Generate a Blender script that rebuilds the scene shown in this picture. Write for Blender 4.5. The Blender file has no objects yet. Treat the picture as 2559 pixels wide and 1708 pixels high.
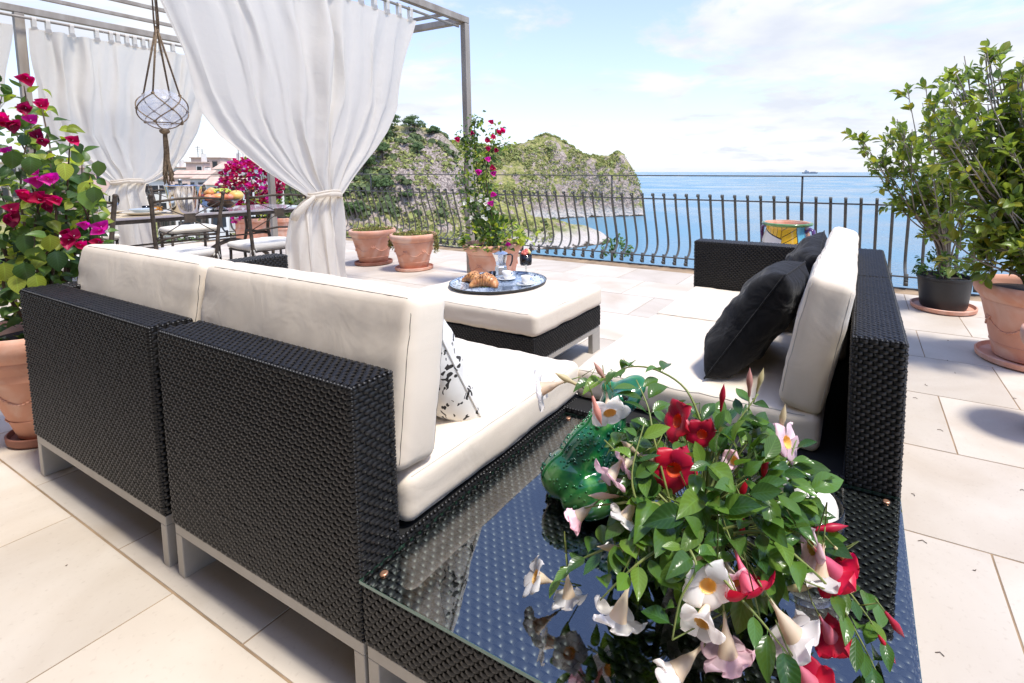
import bpy, bmesh, math, random
import numpy as np
from mathutils import Vector, Matrix, Euler, Quaternion
from mathutils.bvhtree import BVHTree
R = math.radians
sc = bpy.context.scene
col = sc.collection
random.seed(7)
PI = math.pi
# ------------------------------------------------------------------ camera
YAW, PITCH, EYE = R(26.47), math.atan2(108, 1230), 1.2
cam = bpy.data.objects.new('camera', bpy.data.cameras.new('camera')); col.objects.link(cam)
cam.location = (0, 0, EYE); cam.rotation_euler = (PI/2 - PITCH, 0, YAW)
cam.data.sensor_width = 36; cam.data.lens = 36*1230/2559
cam.data.shift_x = -(1540-1279.5)/2559; cam.data.shift_y = -(854-535)/2559
cam.data.clip_start = .02; cam.data.clip_end = 30000
sc.camera = cam
# ------------------------------------------------------------------ sky, sun, exposure
SUN = Vector((.40, -.01, .92)).normalized()
s_el = math.asin(SUN.z); s_az = math.atan2(SUN.x, SUN.y)
W = bpy.data.worlds.new('World'); sc.world = W; W.use_nodes = True
nt = W.node_tree; N = nt.nodes; L = nt.links
for n in list(N): N.remove(n)
def nd(N, t, **k):
    n = N.new(t)
    for a, b in k.items(): setattr(n, a, b)
    return n
wo = nd(N, 'ShaderNodeOutputWorld'); bg = nd(N, 'ShaderNodeBackground'); sk = nd(N, 'ShaderNodeTexSky')
sk.sky_type = 'NISHITA'; sk.sun_disc = False; sk.sun_elevation = s_el; sk.sun_rotation = s_az
sk.air_density = 1.0; sk.dust_density = .8; sk.ozone_density = 1.2; sk.altitude = 50
bg.inputs['Strength'].default_value = .15
geo = nd(N, 'ShaderNodeTexCoord')
sep = nd(N, 'ShaderNodeSeparateXYZ'); L.new(geo.outputs['Generated'], sep.inputs[0])
def mth(op, a, b=None, c=None, N=N, L=L, clamp=False):
    m = N.new('ShaderNodeMath'); m.operation = op; m.use_clamp = clamp
    for i, v in enumerate((a, b, c)):
        if v is None: continue
        if isinstance(v, (int, float)): m.inputs[i].default_value = v
        else: L.new(v, m.inputs[i])
    return m.outputs[0]
zc = mth('MAXIMUM', sep.outputs[2], 0.0)
den = mth('ADD', zc, .16)
cx_ = mth('DIVIDE', sep.outputs[0], den); cy_ = mth('DIVIDE', sep.outputs[1], den)
cmb = nd(N, 'ShaderNodeCombineXYZ'); L.new(cx_, cmb.inputs[0]); L.new(cy_, cmb.inputs[1]); cmb.inputs[2].default_value = 1.7
noi = nd(N, 'ShaderNodeTexNoise'); noi.inputs['Scale'].default_value = 1.5; noi.inputs['Detail'].default_value = 10; noi.inputs['Roughness'].default_value = .60; noi.inputs['Distortion'].default_value = .35
L.new(cmb.outputs[0], noi.inputs['Vector'])
# a large cloud bank stands in the north-east, low over the sea
bank_dir = Vector((.08, 1.16, .40)).normalized()
vsq = nd(N, 'ShaderNodeVectorMath', operation='MULTIPLY'); L.new(geo.outputs['Generated'], vsq.inputs[0]); vsq.inputs[1].default_value = (1, 1, 2.1)
vnm = nd(N, 'ShaderNodeVectorMath', operation='NORMALIZE'); L.new(vsq.outputs[0], vnm.inputs[0])
vd = nd(N, 'ShaderNodeVectorMath', operation='DOT_PRODUCT'); L.new(vnm.outputs[0], vd.inputs[0]); vd.inputs[1].default_value = bank_dir
bank = mth('SMOOTH_MIN', mth('MULTIPLY', mth('MAXIMUM', mth('SUBTRACT', vd.outputs['Value'], .88), 0), 2.2), .17, .08)
bank2_dir = Vector((-.95, .22, .30)).normalized()
vd2 = nd(N, 'ShaderNodeVectorMath', operation='DOT_PRODUCT'); L.new(geo.outputs['Generated'], vd2.inputs[0]); vd2.inputs[1].default_value = bank2_dir
bank2 = mth('SMOOTH_MIN', mth('MULTIPLY', mth('MAXIMUM', mth('SUBTRACT', vd2.outputs['Value'], .82), 0), 1.1), .14, .08)
cov = mth('ADD', mth('ADD', mth('SUBTRACT', noi.outputs['Fac'], .035), bank), bank2)
mr = nd(N, 'ShaderNodeMapRange', interpolation_type='SMOOTHSTEP'); L.new(cov, mr.inputs[0])
mr.inputs[1].default_value = .51; mr.inputs[2].default_value = .67; mr.inputs[3].default_value = 0; mr.inputs[4].default_value = .93
# pale marine veil towards the horizon
veil = mth('ADD', mth('MULTIPLY', mth('POWER', mth('SUBTRACT', 1.0, mth('MINIMUM', mth('MULTIPLY', zc, 1.3), 1.0)), 1.5), .60), .02)
mixv = nd(N, 'ShaderNodeMixRGB'); L.new(veil, mixv.inputs[0]); skg = nd(N, 'ShaderNodeMixRGB'); skg.blend_type = 'MULTIPLY'; skg.inputs[0].default_value = 1; L.new(sk.outputs[0], skg.inputs[1]); skg.inputs[2].default_value = (1.12, 1.13, 1.34, 1); L.new(skg.outputs[0], mixv.inputs[1]); mixv.inputs[2].default_value = (3.62, 3.86, 4.35, 1)
mixc = nd(N, 'ShaderNodeMixRGB'); L.new(mr.outputs[0], mixc.inputs[0]); L.new(mixv.outputs[0], mixc.inputs[1]); ccn = nd(N, 'ShaderNodeTexNoise'); ccn.inputs['Scale'].default_value = 2.2; ccn.inputs['Detail'].default_value = 7; L.new(cmb.outputs[0], ccn.inputs['Vector'])
ccr = nd(N, 'ShaderNodeMapRange'); L.new(ccn.outputs['Fac'], ccr.inputs[0]); ccr.inputs[1].default_value = .35; ccr.inputs[2].default_value = .65
ccm = nd(N, 'ShaderNodeMixRGB'); L.new(ccr.outputs[0], ccm.inputs[0]); ccm.inputs[1].default_value = (3.25, 3.4, 3.75, 1); ccm.inputs[2].default_value = (4.2, 4.25, 4.35, 1); L.new(ccm.outputs[0], mixc.inputs[2])
L.new(mixc.outputs[0], bg.inputs['Color']); L.new(bg.outputs[0], wo.inputs[0])
sun = bpy.data.objects.new('sun', bpy.data.lights.new('sun', 'SUN')); col.objects.link(sun)
sun.data.energy = 2.8; sun.data.angle = R(9); sun.data.color = (1, .955, .87)
sun.rotation_euler = (-SUN).to_track_quat('-Z', 'Y').to_euler()
sc.view_settings.view_transform = 'Standard'; sc.view_settings.look = 'None'
sc.view_settings.exposure = .75; sc.view_settings.gamma = 1
sc.view_settings.use_curve_mapping = False
sc.cycles.max_bounces = 10; sc.cycles.transparent_max_bounces = 16
sc.cycles.caustics_reflective = False; sc.cycles.caustics_refractive = False

ROOF_Y = .95
# ------------------------------------------------------------------ helpers: tags, things, meshes
AX = Vector((math.cos(YAW), math.sin(YAW), 0)); FW = Vector((-math.sin(YAW), math.cos(YAW), 0))
def far(a, d, z=0):                                     # a metres to the right of, d metres along the terrace's view axis
    v = AX*a + FW*d; return Vector((v.x, v.y, z))
_fw = Vector((-math.sin(YAW)*math.cos(PITCH), math.cos(YAW)*math.cos(PITCH), -math.sin(PITCH))); _up = AX.cross(_fw)
def spot(px, py, d):                                    # survey sighting: bearing read off the photograph, d metres off
    return Vector((0, 0, EYE)) + (_fw + AX*((px-1540)/1230) - _up*((py-535)/1230))*d
def tag(o, label=None, cat=None, group=None, kind=None):
    if label: o['label'] = label
    if cat: o['category'] = cat
    if group: o['group'] = group
    if kind: o['kind'] = kind
    return o
def thing(name, label, cat, loc=(0, 0, 0), rz=0, group=None):
    o = bpy.data.objects.new(name, None); col.objects.link(o); o.empty_display_size = .1
    o.location = loc; o.rotation_euler = (0, 0, rz)
    return tag(o, label, cat, group)
def kids(o): return [c for c in col.objects if c.parent == o]
def copy_tree(o, loc=None, rz=None, label=None):
    ch = {}
    for c in col.objects:
        if c.parent: ch.setdefault(c.parent.name, []).append(c)
    def rec(x, parent):
        c = x.copy(); col.objects.link(c)
        if parent: c.parent = parent
        for k in ch.get(x.name, []): rec(k, c)
        return c
    r = rec(o, None)
    if loc is not None: r.location = loc
    if rz is not None: r.rotation_euler = (0, 0, rz)
    if label: r['label'] = label
    return r
class MB:
    def __init__(s): s.v = []; s.f = []; s.m = []
    def add(s, v, f, M=None, mi=0):
        b = len(s.v)
        if M is not None: v = [M @ Vector(p) for p in v]
        s.v += [tuple(p) for p in v]; s.f += [tuple(i+b for i in q) for q in f]; s.m += [mi]*len(f)
        return s
    def box(s, x0, x1, y0, y1, z0, z1, M=None, mi=0):
        v = [(x, y, z) for z in (z0, z1) for y in (y0, y1) for x in (x0, x1)]
        return s.add(v, [(0,2,3,1), (4,5,7,6), (0,1,5,4), (2,6,7,3), (0,4,6,2), (1,3,7,5)], M, mi)
    def cbox(s, x0, x1, y0, y1, z0, z1, c=.004, M=None, mi=0):   # chamfered box
        bm = bmesh.new(); bmesh.ops.create_cube(bm, size=1)
        for v in bm.verts: v.co = Vector(((x0+x1)/2+v.co.x*(x1-x0), (y0+y1)/2+v.co.y*(y1-y0), (z0+z1)/2+v.co.z*(z1-z0)))
        bmesh.ops.bevel(bm, geom=bm.edges[:], offset=c, segments=2, affect='EDGES', profile=.6)
        bm.verts.index_update()
        s.add([v.co[:] for v in bm.verts], [[v.index for v in f.verts] for f in bm.faces], M, mi); bm.free(); return s
    def tube(s, pts, r, n=8, M=None, mi=0, cap=True, flat=None):
        pts = [Vector(p) for p in pts]; rr = r if isinstance(r, (list, tuple)) else [r]*len(pts)
        v = []; f = []; prev = None
        for i, p in enumerate(pts):
            t = (pts[min(i+1, len(pts)-1)] - pts[max(i-1, 0)])
            t = t.normalized() if t.length > 1e-9 else Vector((0, 0, 1))
            if prev is None:
                a = t.cross(Vector((0, 0, 1)));
                if a.length < .05: a = t.cross(Vector((0, 1, 0)))
                a.normalize()
            else:
                a = prev - t*prev.dot(t); a = a.normalized() if a.length > 1e-6 else t.orthogonal().normalized()
            prev = a; b = t.cross(a)
            for k in range(n):
                q = 2*PI*k/n; ca, sb = math.cos(q), math.sin(q)
                if flat: v.append(p + a*ca*rr[i]*flat[0] + b*sb*rr[i]*flat[1])
                else: v.append(p + (a*ca + b*sb)*rr[i])
        for i in range(len(pts)-1):
            for k in range(n):
                f.append((i*n+k, i*n+(k+1)%n, (i+1)*n+(k+1)%n, (i+1)*n+k))
        if cap: f.append(tuple(range(n-1, -1, -1))); f.append(tuple((len(pts)-1)*n+k for k in range(n)))
        return s.add(v, f, M, mi)
    def lathe(s, prof, n=32, M=None, mi=0, wob=0):
        v = []; f = []
        for r, z in prof:
            for k in range(n):
                q = 2*PI*k/n; v.append((r*math.cos(q), r*math.sin(q), z))
        for i in range(len(prof)-1):
            for k in range(n): f.append((i*n+k, i*n+(k+1)%n, (i+1)*n+(k+1)%n, (i+1)*n+k))
        return s.add(v, f, M, mi)
    def ball(s, c, r, n=10, m=7, M=None, mi=0, sc=(1, 1, 1)):
        v = []; f = []
        for j in range(m+1):
            t = PI*j/m
            for k in range(n):
                q = 2*PI*k/n; v.append((c[0]+r*sc[0]*math.sin(t)*math.cos(q), c[1]+r*sc[1]*math.sin(t)*math.sin(q), c[2]-r*sc[2]*math.cos(t)))
        for j in range(m):
            for k in range(n): f.append((j*n+k, j*n+(k+1)%n, (j+1)*n+(k+1)%n, (j+1)*n+k))
        return s.add(v, f, M, mi)
    def mesh(s, name, mats, smooth=False, clean=False):
        me = bpy.data.meshes.new(name); me.from_pydata(s.v, [], s.f)
        for m in (mats if isinstance(mats, (list, tuple)) else [mats]): me.materials.append(m)
        if any(s.m): me.polygons.foreach_set('material_index', s.m)
        if clean:
            bm = bmesh.new(); bm.from_mesh(me); bmesh.ops.remove_doubles(bm, verts=bm.verts, dist=1e-5)
            bmesh.ops.recalc_face_normals(bm, faces=bm.faces); bm.to_mesh(me); bm.free()
        if smooth: me.polygons.foreach_set('use_smooth', [True]*len(me.polygons))
        me.update(); return me
    def build(s, name, mats, parent=None, smooth=False, world=False, clean=False, kind=None, label=None, auto=None):
        me = s.mesh(name, mats, smooth, clean)
        o = bpy.data.objects.new(name, me); col.objects.link(o)
        if parent is not None:
            o.parent = parent
            if world:
                P = parent; Mi = Matrix.Identity(4)
                while P is not None:
                    Mi = Mi @ P.matrix_basis.inverted() if False else Mi
                    P = P.parent
                chain = []; P = parent
                while P is not None: chain.append(P); P = P.parent
                T = Matrix.Identity(4)
                for P in reversed(chain): T = T @ P.matrix_basis
                me.transform(T.inverted())
        if auto: 
            try: me.set_sharp_from_angle(angle=R(auto))
            except Exception: pass
        if kind: o['kind'] = kind
        if label: o['label'] = label
        return o
def inst(me, name, parent, M=None, label=None):
    o = bpy.data.objects.new(name, me); col.objects.link(o); o.parent = parent
    if M is not None: o.matrix_basis = M
    if label: o['label'] = label
    return o
def TR(x, y, z): return Matrix.Translation((x, y, z))
def RX(a): return Matrix.Rotation(a, 4, 'X')
def RY(a): return Matrix.Rotation(a, 4, 'Y')
def RZ(a): return Matrix.Rotation(a, 4, 'Z')
def frame(pos, y, z, s=1.0):                            # matrix with local +Y along y and +Z near z
    y = Vector(y).normalized(); x = y.cross(Vector(z))
    if x.length < 1e-4: x = y.orthogonal()
    x.normalize(); z = x.cross(y)
    M = Matrix((x*s, y*s, z*s)).transposed().to_4x4(); M.translation = pos; return M
def smooth_path(P, n=6):                                # Catmull-Rom
    P = [Vector(p) for p in P]; out = []
    for i in range(len(P)-1):
        a = P[max(i-1, 0)]; b = P[i]; c = P[i+1]; d = P[min(i+2, len(P)-1)]
        for k in range(n):
            t = k/n; out.append(.5*((2*b)+(c-a)*t+(2*a-5*b+4*c-d)*t*t+(3*b-a-3*c+d)*t**3))
    out.append(P[-1]); return out
def lerp(a, b, t): return a+(b-a)*t
def interp(x, xs, ys): return float(np.interp(x, xs, ys))

# ------------------------------------------------------------------ materials
def newmat(name):
    m = bpy.data.materials.new(name); m.use_nodes = True
    nt = m.node_tree; b = nt.nodes['Principled BSDF']; return m, nt, nt.nodes, nt.links, b
def pmat(name, c, rough=.6, metal=0, var=.12, vs=8, bump=0, bs=60, c2=None, spec=.5, coat=0, bd=.01, detail=5, stretch=None, island=0, obj=0, sheen=0, trans=0, ior=1.5, bloom=0):
    m, nt, N, L, b = newmat(name)
    b.inputs['Roughness'].default_value = rough; b.inputs['Metallic'].default_value = metal
    b.inputs['Specular IOR Level'].default_value = spec; b.inputs['Coat Weight'].default_value = coat
    b.inputs['IOR'].default_value = ior
    if trans: b.inputs['Transmission Weight'].default_value = trans
    if sheen: b.inputs['Sheen Weight'].default_value = sheen
    tc = N.new('ShaderNodeTexCoord'); src = tc.outputs['Object']
    if stretch:
        mp = N.new('ShaderNodeMapping'); mp.inputs['Scale'].default_value = stretch; L.new(src, mp.inputs[0]); src = mp.outputs[0]
    c = tuple(c)+(1,); c2 = tuple(c2)+(1,) if c2 else tuple(max(0, x*(1-var*2)) for x in c[:3])+(1,)
    n = N.new('ShaderNodeTexNoise'); n.inputs['Scale'].default_value = vs; n.inputs['Detail'].default_value = detail; L.new(src, n.inputs['Vector'])
    r = N.new('ShaderNodeMapRange'); L.new(n.outputs['Fac'], r.inputs[0]); r.inputs[1].default_value = .35; r.inputs[2].default_value = .65
    mx = N.new('ShaderNodeMixRGB'); L.new(r.outputs[0], mx.inputs[0]); mx.inputs[1].default_value = c; mx.inputs[2].default_value = c2
    out = mx.outputs[0]
    if island or obj:
        h = N.new('ShaderNodeHueSaturation'); L.new(out, h.inputs['Color'])
        rnd = N.new('ShaderNodeNewGeometry').outputs['Random Per Island'] if island else N.new('ShaderNodeObjectInfo').outputs['Random']
        k = island or obj
        q = N.new('ShaderNodeMapRange'); L.new(rnd, q.inputs[0]); q.inputs[3].default_value = 1-k; q.inputs[4].default_value = 1+k
        L.new(q.outputs[0], h.inputs['Value']); out = h.outputs[0]
    L.new(out, b.inputs['Base Color'])
    if bloom:                                           # lime bloom and water marks
        nb = N.new('ShaderNodeTexNoise'); nb.inputs['Scale'].default_value = 4.5; nb.inputs['Detail'].default_value = 9; nb.inputs['Distortion'].default_value = 1; L.new(tc.outputs['Object'], nb.inputs['Vector'])
        rb = N.new('ShaderNodeMapRange'); L.new(nb.outputs['Fac'], rb.inputs[0]); rb.inputs[1].default_value = .48; rb.inputs[2].default_value = .72; rb.inputs[4].default_value = bloom
        mb_ = N.new('ShaderNodeMixRGB'); L.new(rb.outputs[0], mb_.inputs[0]); L.new(out, mb_.inputs[1]); mb_.inputs[2].default_value = (.80, .66, .56, 1); L.new(mb_.outputs[0], b.inputs['Base Color'])
    if bump:
        n2 = N.new('ShaderNodeTexNoise'); n2.inputs['Scale'].default_value = bs; n2.inputs['Detail'].default_value = 4; L.new(src, n2.inputs['Vector'])
        bp = N.new('ShaderNodeBump'); bp.inputs['Strength'].default_value = bump; bp.inputs['Distance'].default_value = bd
        L.new(n2.outputs['Fac'], bp.inputs['Height']); L.new(bp.outputs[0], b.inputs['Normal'])
    return m
def leafmat(name, c, c2, trans=.35, rough=.35, back=None, hv=.10, vein=True):
    m, nt, N, L, b = newmat(name)
    oi = N.new('ShaderNodeObjectInfo'); gi = N.new('ShaderNodeNewGeometry')
    ad = mth('FRACT', mth('ADD', oi.outputs['Random'], gi.outputs['Random Per Island'], N=N, L=L), N=N, L=L)
    mx = N.new('ShaderNodeMixRGB'); L.new(ad, mx.inputs[0]); mx.inputs[1].default_value = tuple(c)+(1,); mx.inputs[2].default_value = tuple(c2)+(1,)
    at = N.new('ShaderNodeAttribute'); at.attribute_name = 'lc'; sx = N.new('ShaderNodeSeparateXYZ'); L.new(at.outputs['Vector'], sx.inputs[0])
    mm = lambda op, a, c=None, cl=False: mth(op, a, c, N=N, L=L, clamp=cl)
    ab = mm('ABSOLUTE', sx.outputs[0]); rib = mm('SUBTRACT', 1.0, mm('MULTIPLY', ab, 9.0), True)
    ve = mm('POWER', mm('ABSOLUTE', mm('SUBTRACT', mm('FRACT', mm('SUBTRACT', mm('MULTIPLY', sx.outputs[1], 7.5), mm('MULTIPLY', ab, 2.2))), .5)), 2.0)
    veins = mm('MAXIMUM', rib, mm('MULTIPLY', ve, 2.2 if vein else 0))
    mv = N.new('ShaderNodeMixRGB'); L.new(mm('MULTIPLY', veins, .38 if vein else 0), mv.inputs[0]); L.new(mx.outputs[0], mv.inputs[1]); mv.inputs[2].default_value = tuple(min(1, x*2.4+.03) for x in c)+(1,)
    h = N.new('ShaderNodeHueSaturation'); L.new(mv.outputs[0], h.inputs['Color'])
    q = N.new('ShaderNodeMapRange'); L.new(mth('FRACT', mth('MULTIPLY', ad, 7.31, N=N, L=L), N=N, L=L), q.inputs[0]); q.inputs[3].default_value = .7; q.inputs[4].default_value = 1.3; L.new(q.outputs[0], h.inputs['Value'])
    tc = N.new('ShaderNodeTexCoord'); n = N.new('ShaderNodeTexNoise'); n.inputs['Scale'].default_value = 30; L.new(tc.outputs['Object'], n.inputs['Vector'])
    L.new(h.outputs[0], b.inputs['Base Color']); b.inputs['Roughness'].default_value = rough
    bp = N.new('ShaderNodeBump'); bp.inputs['Strength'].default_value = .22; bp.inputs['Distance'].default_value = .0015
    L.new(mm('SUBTRACT', n.outputs['Fac'], mm('MULTIPLY', veins, .8 if vein else 0)), bp.inputs['Height']); L.new(bp.outputs[0], b.inputs['Normal'])
    tr = N.new('ShaderNodeBsdfTranslucent'); h2 = N.new('ShaderNodeHueSaturation'); h2.inputs['Value'].default_value = 1.5; h2.inputs['Saturation'].default_value = 1.1; h2.inputs['Hue'].default_value = .485
    L.new(h.outputs[0], h2.inputs['Color']); L.new(h2.outputs[0], tr.inputs[0])
    ms = N.new('ShaderNodeMixShader'); ms.inputs[0].default_value = trans; L.new(b.outputs[0], ms.inputs[1]); L.new(tr.outputs[0], ms.inputs[2])
    L.new(ms.outputs[0], N['Material Output'].inputs[0]); return m
def petalmat(name, c, c2=None, trans=.4, rough=.5):
    return leafmat(name, c, c2 or [x*.8 for x in c], trans, rough, vein=False)
def clothmat(name, c, trans=.25, weave=900, bump=.3, var=.05, wr=.6, sh=.2, wrs=7, wrd=.012, stains=None):
    m, nt, N, L, b = newmat(name)
    b.inputs['Roughness'].default_value = .9; b.inputs['Specular IOR Level'].default_value = .2; b.inputs['Sheen Weight'].default_value = sh
    tc = N.new('ShaderNodeTexCoord')
    n = N.new('ShaderNodeTexNoise'); n.inputs['Scale'].default_value = 2.3; n.inputs['Detail'].default_value = 6; L.new(tc.outputs['Object'], n.inputs['Vector'])
    mx = N.new('ShaderNodeMixRGB'); L.new(n.outputs['Fac'], mx.inputs[0]); mx.inputs[1].default_value = tuple(c)+(1,); mx.inputs[2].default_value = tuple(stains or [x*(1-var*2) for x in c])+(1,)
    L.new(mx.outputs[0], b.inputs['Base Color'])
    w = N.new('ShaderNodeTexNoise'); w.inputs['Scale'].default_value = weave; L.new(tc.outputs['Object'], w.inputs['Vector'])
    w2 = N.new('ShaderNodeTexNoise'); w2.inputs['Scale'].default_value = wrs; w2.inputs['Detail'].default_value = 3; w2.inputs['Distortion'].default_value = .8; L.new(tc.outputs['Object'], w2.inputs['Vector'])
    b1 = N.new('ShaderNodeBump'); b1.inputs['Strength'].default_value = wr; b1.inputs['Distance'].default_value = wrd; L.new(w2.outputs['Fac'], b1.inputs['Height'])
    b2 = N.new('ShaderNodeBump'); b2.inputs['Strength'].default_value = bump; b2.inputs['Distance'].default_value = .0012; L.new(w.outputs['Fac'], b2.inputs['Height']); L.new(b1.outputs[0], b2.inputs['Normal'])
    L.new(b2.outputs[0], b.inputs['Normal'])
    if trans:
        tr = N.new('ShaderNodeBsdfTranslucent'); L.new(mx.outputs[0], tr.inputs[0]); L.new(b2.outputs[0], tr.inputs['Normal'])
        ms = N.new('ShaderNodeMixShader'); ms.inputs[0].default_value = trans; L.new(b.outputs[0], ms.inputs[1]); L.new(tr.outputs[0], ms.inputs[2]); L.new(ms.outputs[0], N['Material Output'].inputs[0])
    return m
def glassmat(name, c=(.95, .98, .97), rough=0, ior=1.5, alpha=.0):   # thin pane: clear with fresnel reflection
    m, nt, N, L, b = newmat(name)
    g = N.new('ShaderNodeBsdfGlossy'); g.inputs['Roughness'].default_value = rough
    t = N.new('ShaderNodeBsdfTransparent'); t.inputs[0].default_value = tuple(c)+(1,)
    f = N.new('ShaderNodeFresnel'); f.inputs[0].default_value = ior
    ms = N.new('ShaderNodeMixShader'); L.new(f.outputs[0], ms.inputs[0]); L.new(t.outputs[0], ms.inputs[1]); L.new(g.outputs[0], ms.inputs[2])
    L.new(ms.outputs[0], N['Material Output'].inputs[0]); return m
M_strand = pmat('wicker_strand', (.014, .013, .0125), .38, var=.2, vs=40, bump=.5, bs=900, bd=.0006, island=.25, spec=.45)
M_strand2 = pmat('brightened_wicker_strand', (.040, .040, .042), .36, var=.2, vs=40, bump=.4, bs=900, bd=.0005, island=.3, spec=.6)  # paler copy of the strand, its sunlit gleam under glass put into the colour
M_core = pmat('wicker_core', (.008, .008, .008), .8)
M_alu = pmat('brushed_aluminium', (.42, .40, .37), .5, metal=.35, var=.05, vs=14, bump=.15, bs=700, bd=.0005)
M_canvas = clothmat('cream_canvas', (.80, .695, .56), trans=0, var=.03, wr=.3)
M_seam = pmat('seam_thread', (.10, .09, .08), .9)
M_seam2 = pmat('pale_seam_thread', (.62, .57, .49), .9)
M_dark = clothmat('charcoal_linen', (.012, .012, .014), trans=0, var=.2, wr=.9, sh=.10, wrs=9, wrd=.02)
M_terra = pmat('terracotta', (.70, .35, .235), .85, var=.14, vs=6, bump=.3, bs=90, bd=.003, c2=(.60, .29, .19), bloom=.55)
M_terra_d = pmat('terracotta_saucer', (.36, .15, .10), .75, var=.2, vs=8, bump=.3, bs=90, bd=.003)
M_soil = pmat('potting_soil', (.035, .024, .017), .95, var=.3, vs=60, bump=.8, bs=120, bd=.01)
M_iron = pmat('wrought_iron', (.115, .088, .066), .55, metal=.25, var=.3, vs=18, bump=.3, bs=120, bd=.002)
M_rail = pmat('painted_rail_iron', (.09, .095, .088), .6, metal=.0, var=.3, vs=12, bump=.25, bs=160, bd=.002, c2=(.15, .14, .12))
M_perg = pmat('weathered_pergola_paint', (.36, .32, .27), .75, var=.22, vs=9, bump=.4, bs=90, bd=.003, stretch=(1, 1, .2), c2=(.25, .21, .17))
M_curt = clothmat('white_cotton_voile', (.87, .81, .72), trans=.48, var=.03, wr=.35, sh=0, wrs=14, wrd=.01)
M_white = pmat('glazed_white', (.82, .81, .78), .15, var=.02, coat=.3)
M_glass = glassmat('clear_glass')
# ================================================================== THE SETTING
def worldtile():
    m, nt, N, L, b = newmat('honed_limestone_tile')
    g = N.new('ShaderNodeNewGeometry'); oi = N.new('ShaderNodeObjectInfo')
    off = N.new('ShaderNodeVectorMath'); off.operation = 'MULTIPLY_ADD'; L.new(oi.outputs['Location'], off.inputs[0]); off.inputs[1].default_value = (1.7, 2.3, 0); L.new(g.outputs['Position'], off.inputs[2])
    n = N.new('ShaderNodeTexNoise'); n.inputs['Scale'].default_value = 1.6; n.inputs['Detail'].default_value = 8; n.inputs['Distortion'].default_value = 1.2; L.new(off.outputs[0], n.inputs['Vector'])
    cr = N.new('ShaderNodeValToRGB'); L.new(n.outputs['Fac'], cr.inputs[0])
    e = cr.color_ramp.elements; e[0].position = .3; e[0].color = (.53, .455, .37, 1); e[1].position = .75; e[1].color = (.67, .60, .515, 1)
    e = cr.color_ramp.elements.new(.52); e.color = (.60, .53, .445, 1)
    sp = N.new('ShaderNodeTexNoise'); sp.inputs['Scale'].default_value = 70; sp.inputs['Detail'].default_value = 3; L.new(g.outputs['Position'], sp.inputs['Vector'])
    r2 = N.new('ShaderNodeMapRange'); L.new(sp.outputs['Fac'], r2.inputs[0]); r2.inputs[1].default_value = .60; r2.inputs[2].default_value = .78; r2.inputs[4].default_value = .35
    mx = N.new('ShaderNodeMixRGB'); L.new(r2.outputs[0], mx.inputs[0]); L.new(cr.outputs[0], mx.inputs[1]); mx.inputs[2].default_value = (.36, .29, .22, 1)
    # broad water marks and trodden dirt
    st = N.new('ShaderNodeTexNoise'); st.inputs['Scale'].default_value = .9; st.inputs['Detail'].default_value = 7; st.inputs['Distortion'].default_value = 2; L.new(g.outputs['Position'], st.inputs['Vector'])
    r4 = N.new('ShaderNodeMapRange'); L.new(st.outputs['Fac'], r4.inputs[0]); r4.inputs[1].default_value = .52; r4.inputs[2].default_value = .7; r4.inputs[4].default_value = .28
    mx2 = N.new('ShaderNodeMixRGB'); mx2.blend_type = 'MULTIPLY'; L.new(r4.outputs[0], mx2.inputs[0]); L.new(mx.outputs[0], mx2.inputs[1]); mx2.inputs[2].default_value = (.80, .68, .52, 1)
    h = N.new('ShaderNodeHueSaturation'); L.new(mx2.outputs[0], h.inputs['Color']); r = N.new('ShaderNodeMapRange'); L.new(oi.outputs['Random'], r.inputs[0]); r.inputs[3].default_value = .86; r.inputs[4].default_value = 1.08; L.new(r.outputs[0], h.inputs['Value'])
    L.new(h.outputs[0], b.inputs['Base Color']); b.inputs['Roughness'].default_value = .62; b.inputs['Specular IOR Level'].default_value = .35
    bp = N.new('ShaderNodeBump'); bp.inputs['Strength'].default_value = .35; bp.inputs['Distance'].default_value = .002
    bn = N.new('ShaderNodeTexNoise'); bn.inputs['Scale'].default_value = 25; bn.inputs['Detail'].default_value = 8; L.new(g.outputs['Position'], bn.inputs['Vector'])
    L.new(bn.outputs['Fac'], bp.inputs['Height']); L.new(bp.outputs[0], b.inputs['Normal']); return m
M_tile = worldtile()
M_grout = pmat('sandy_grout', (.40, .28, .17), .95, var=.25, vs=5, bump=.4, bs=200, bd=.002)
fl = MB().box(-10.15, 3.6, -2.6, 5.75, -.35, -.0022).build('terrace_floor', M_grout); tag(fl, kind='structure')
PX, PY = .708, .6085
tile_me = MB().cbox(-PX/2+.0028, PX/2-.0028, -PY/2+.0028, PY/2-.0028, -.02, 0, .0018).mesh('tile', M_tile)
y = .605-5*PY; k = -5
rt_ = random.Random(3)
while y < 5.8:
    offx = .41 if k % 2 == 1 else .76
    i0 = math.floor((-10.1-offx)/PX)
    for i in range(i0, i0+21):
        xc = offx+i*PX+PX/2; yc = y+PY/2
        if xc < -10.0 or xc > 3.4 or yc > 5.6: continue
        dl = math.hypot(xc, yc)
        if yc < -1.2 and (xc > 1.0 or xc < -5): continue
        if xc < -6 and yc < .6: continue
        o = inst(tile_me, 'tile', fl, Matrix.Translation((xc, yc, rt_.uniform(-.0006, .0006))) @ RX(rt_.gauss(0, .0007)) @ RY(rt_.gauss(0, .0007)))
    y += PY; k += 1
M_kerb = pmat('limestone_kerb', (.52, .44, .35), .8, var=.12, vs=7, bump=.3, bs=80, bd=.002)
kb = MB().cbox(-10.1, 3.55, 5.752, 5.80, -.36, -.004, .004).build('terrace_edge', M_kerb); tag(kb, kind='structure')
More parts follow.
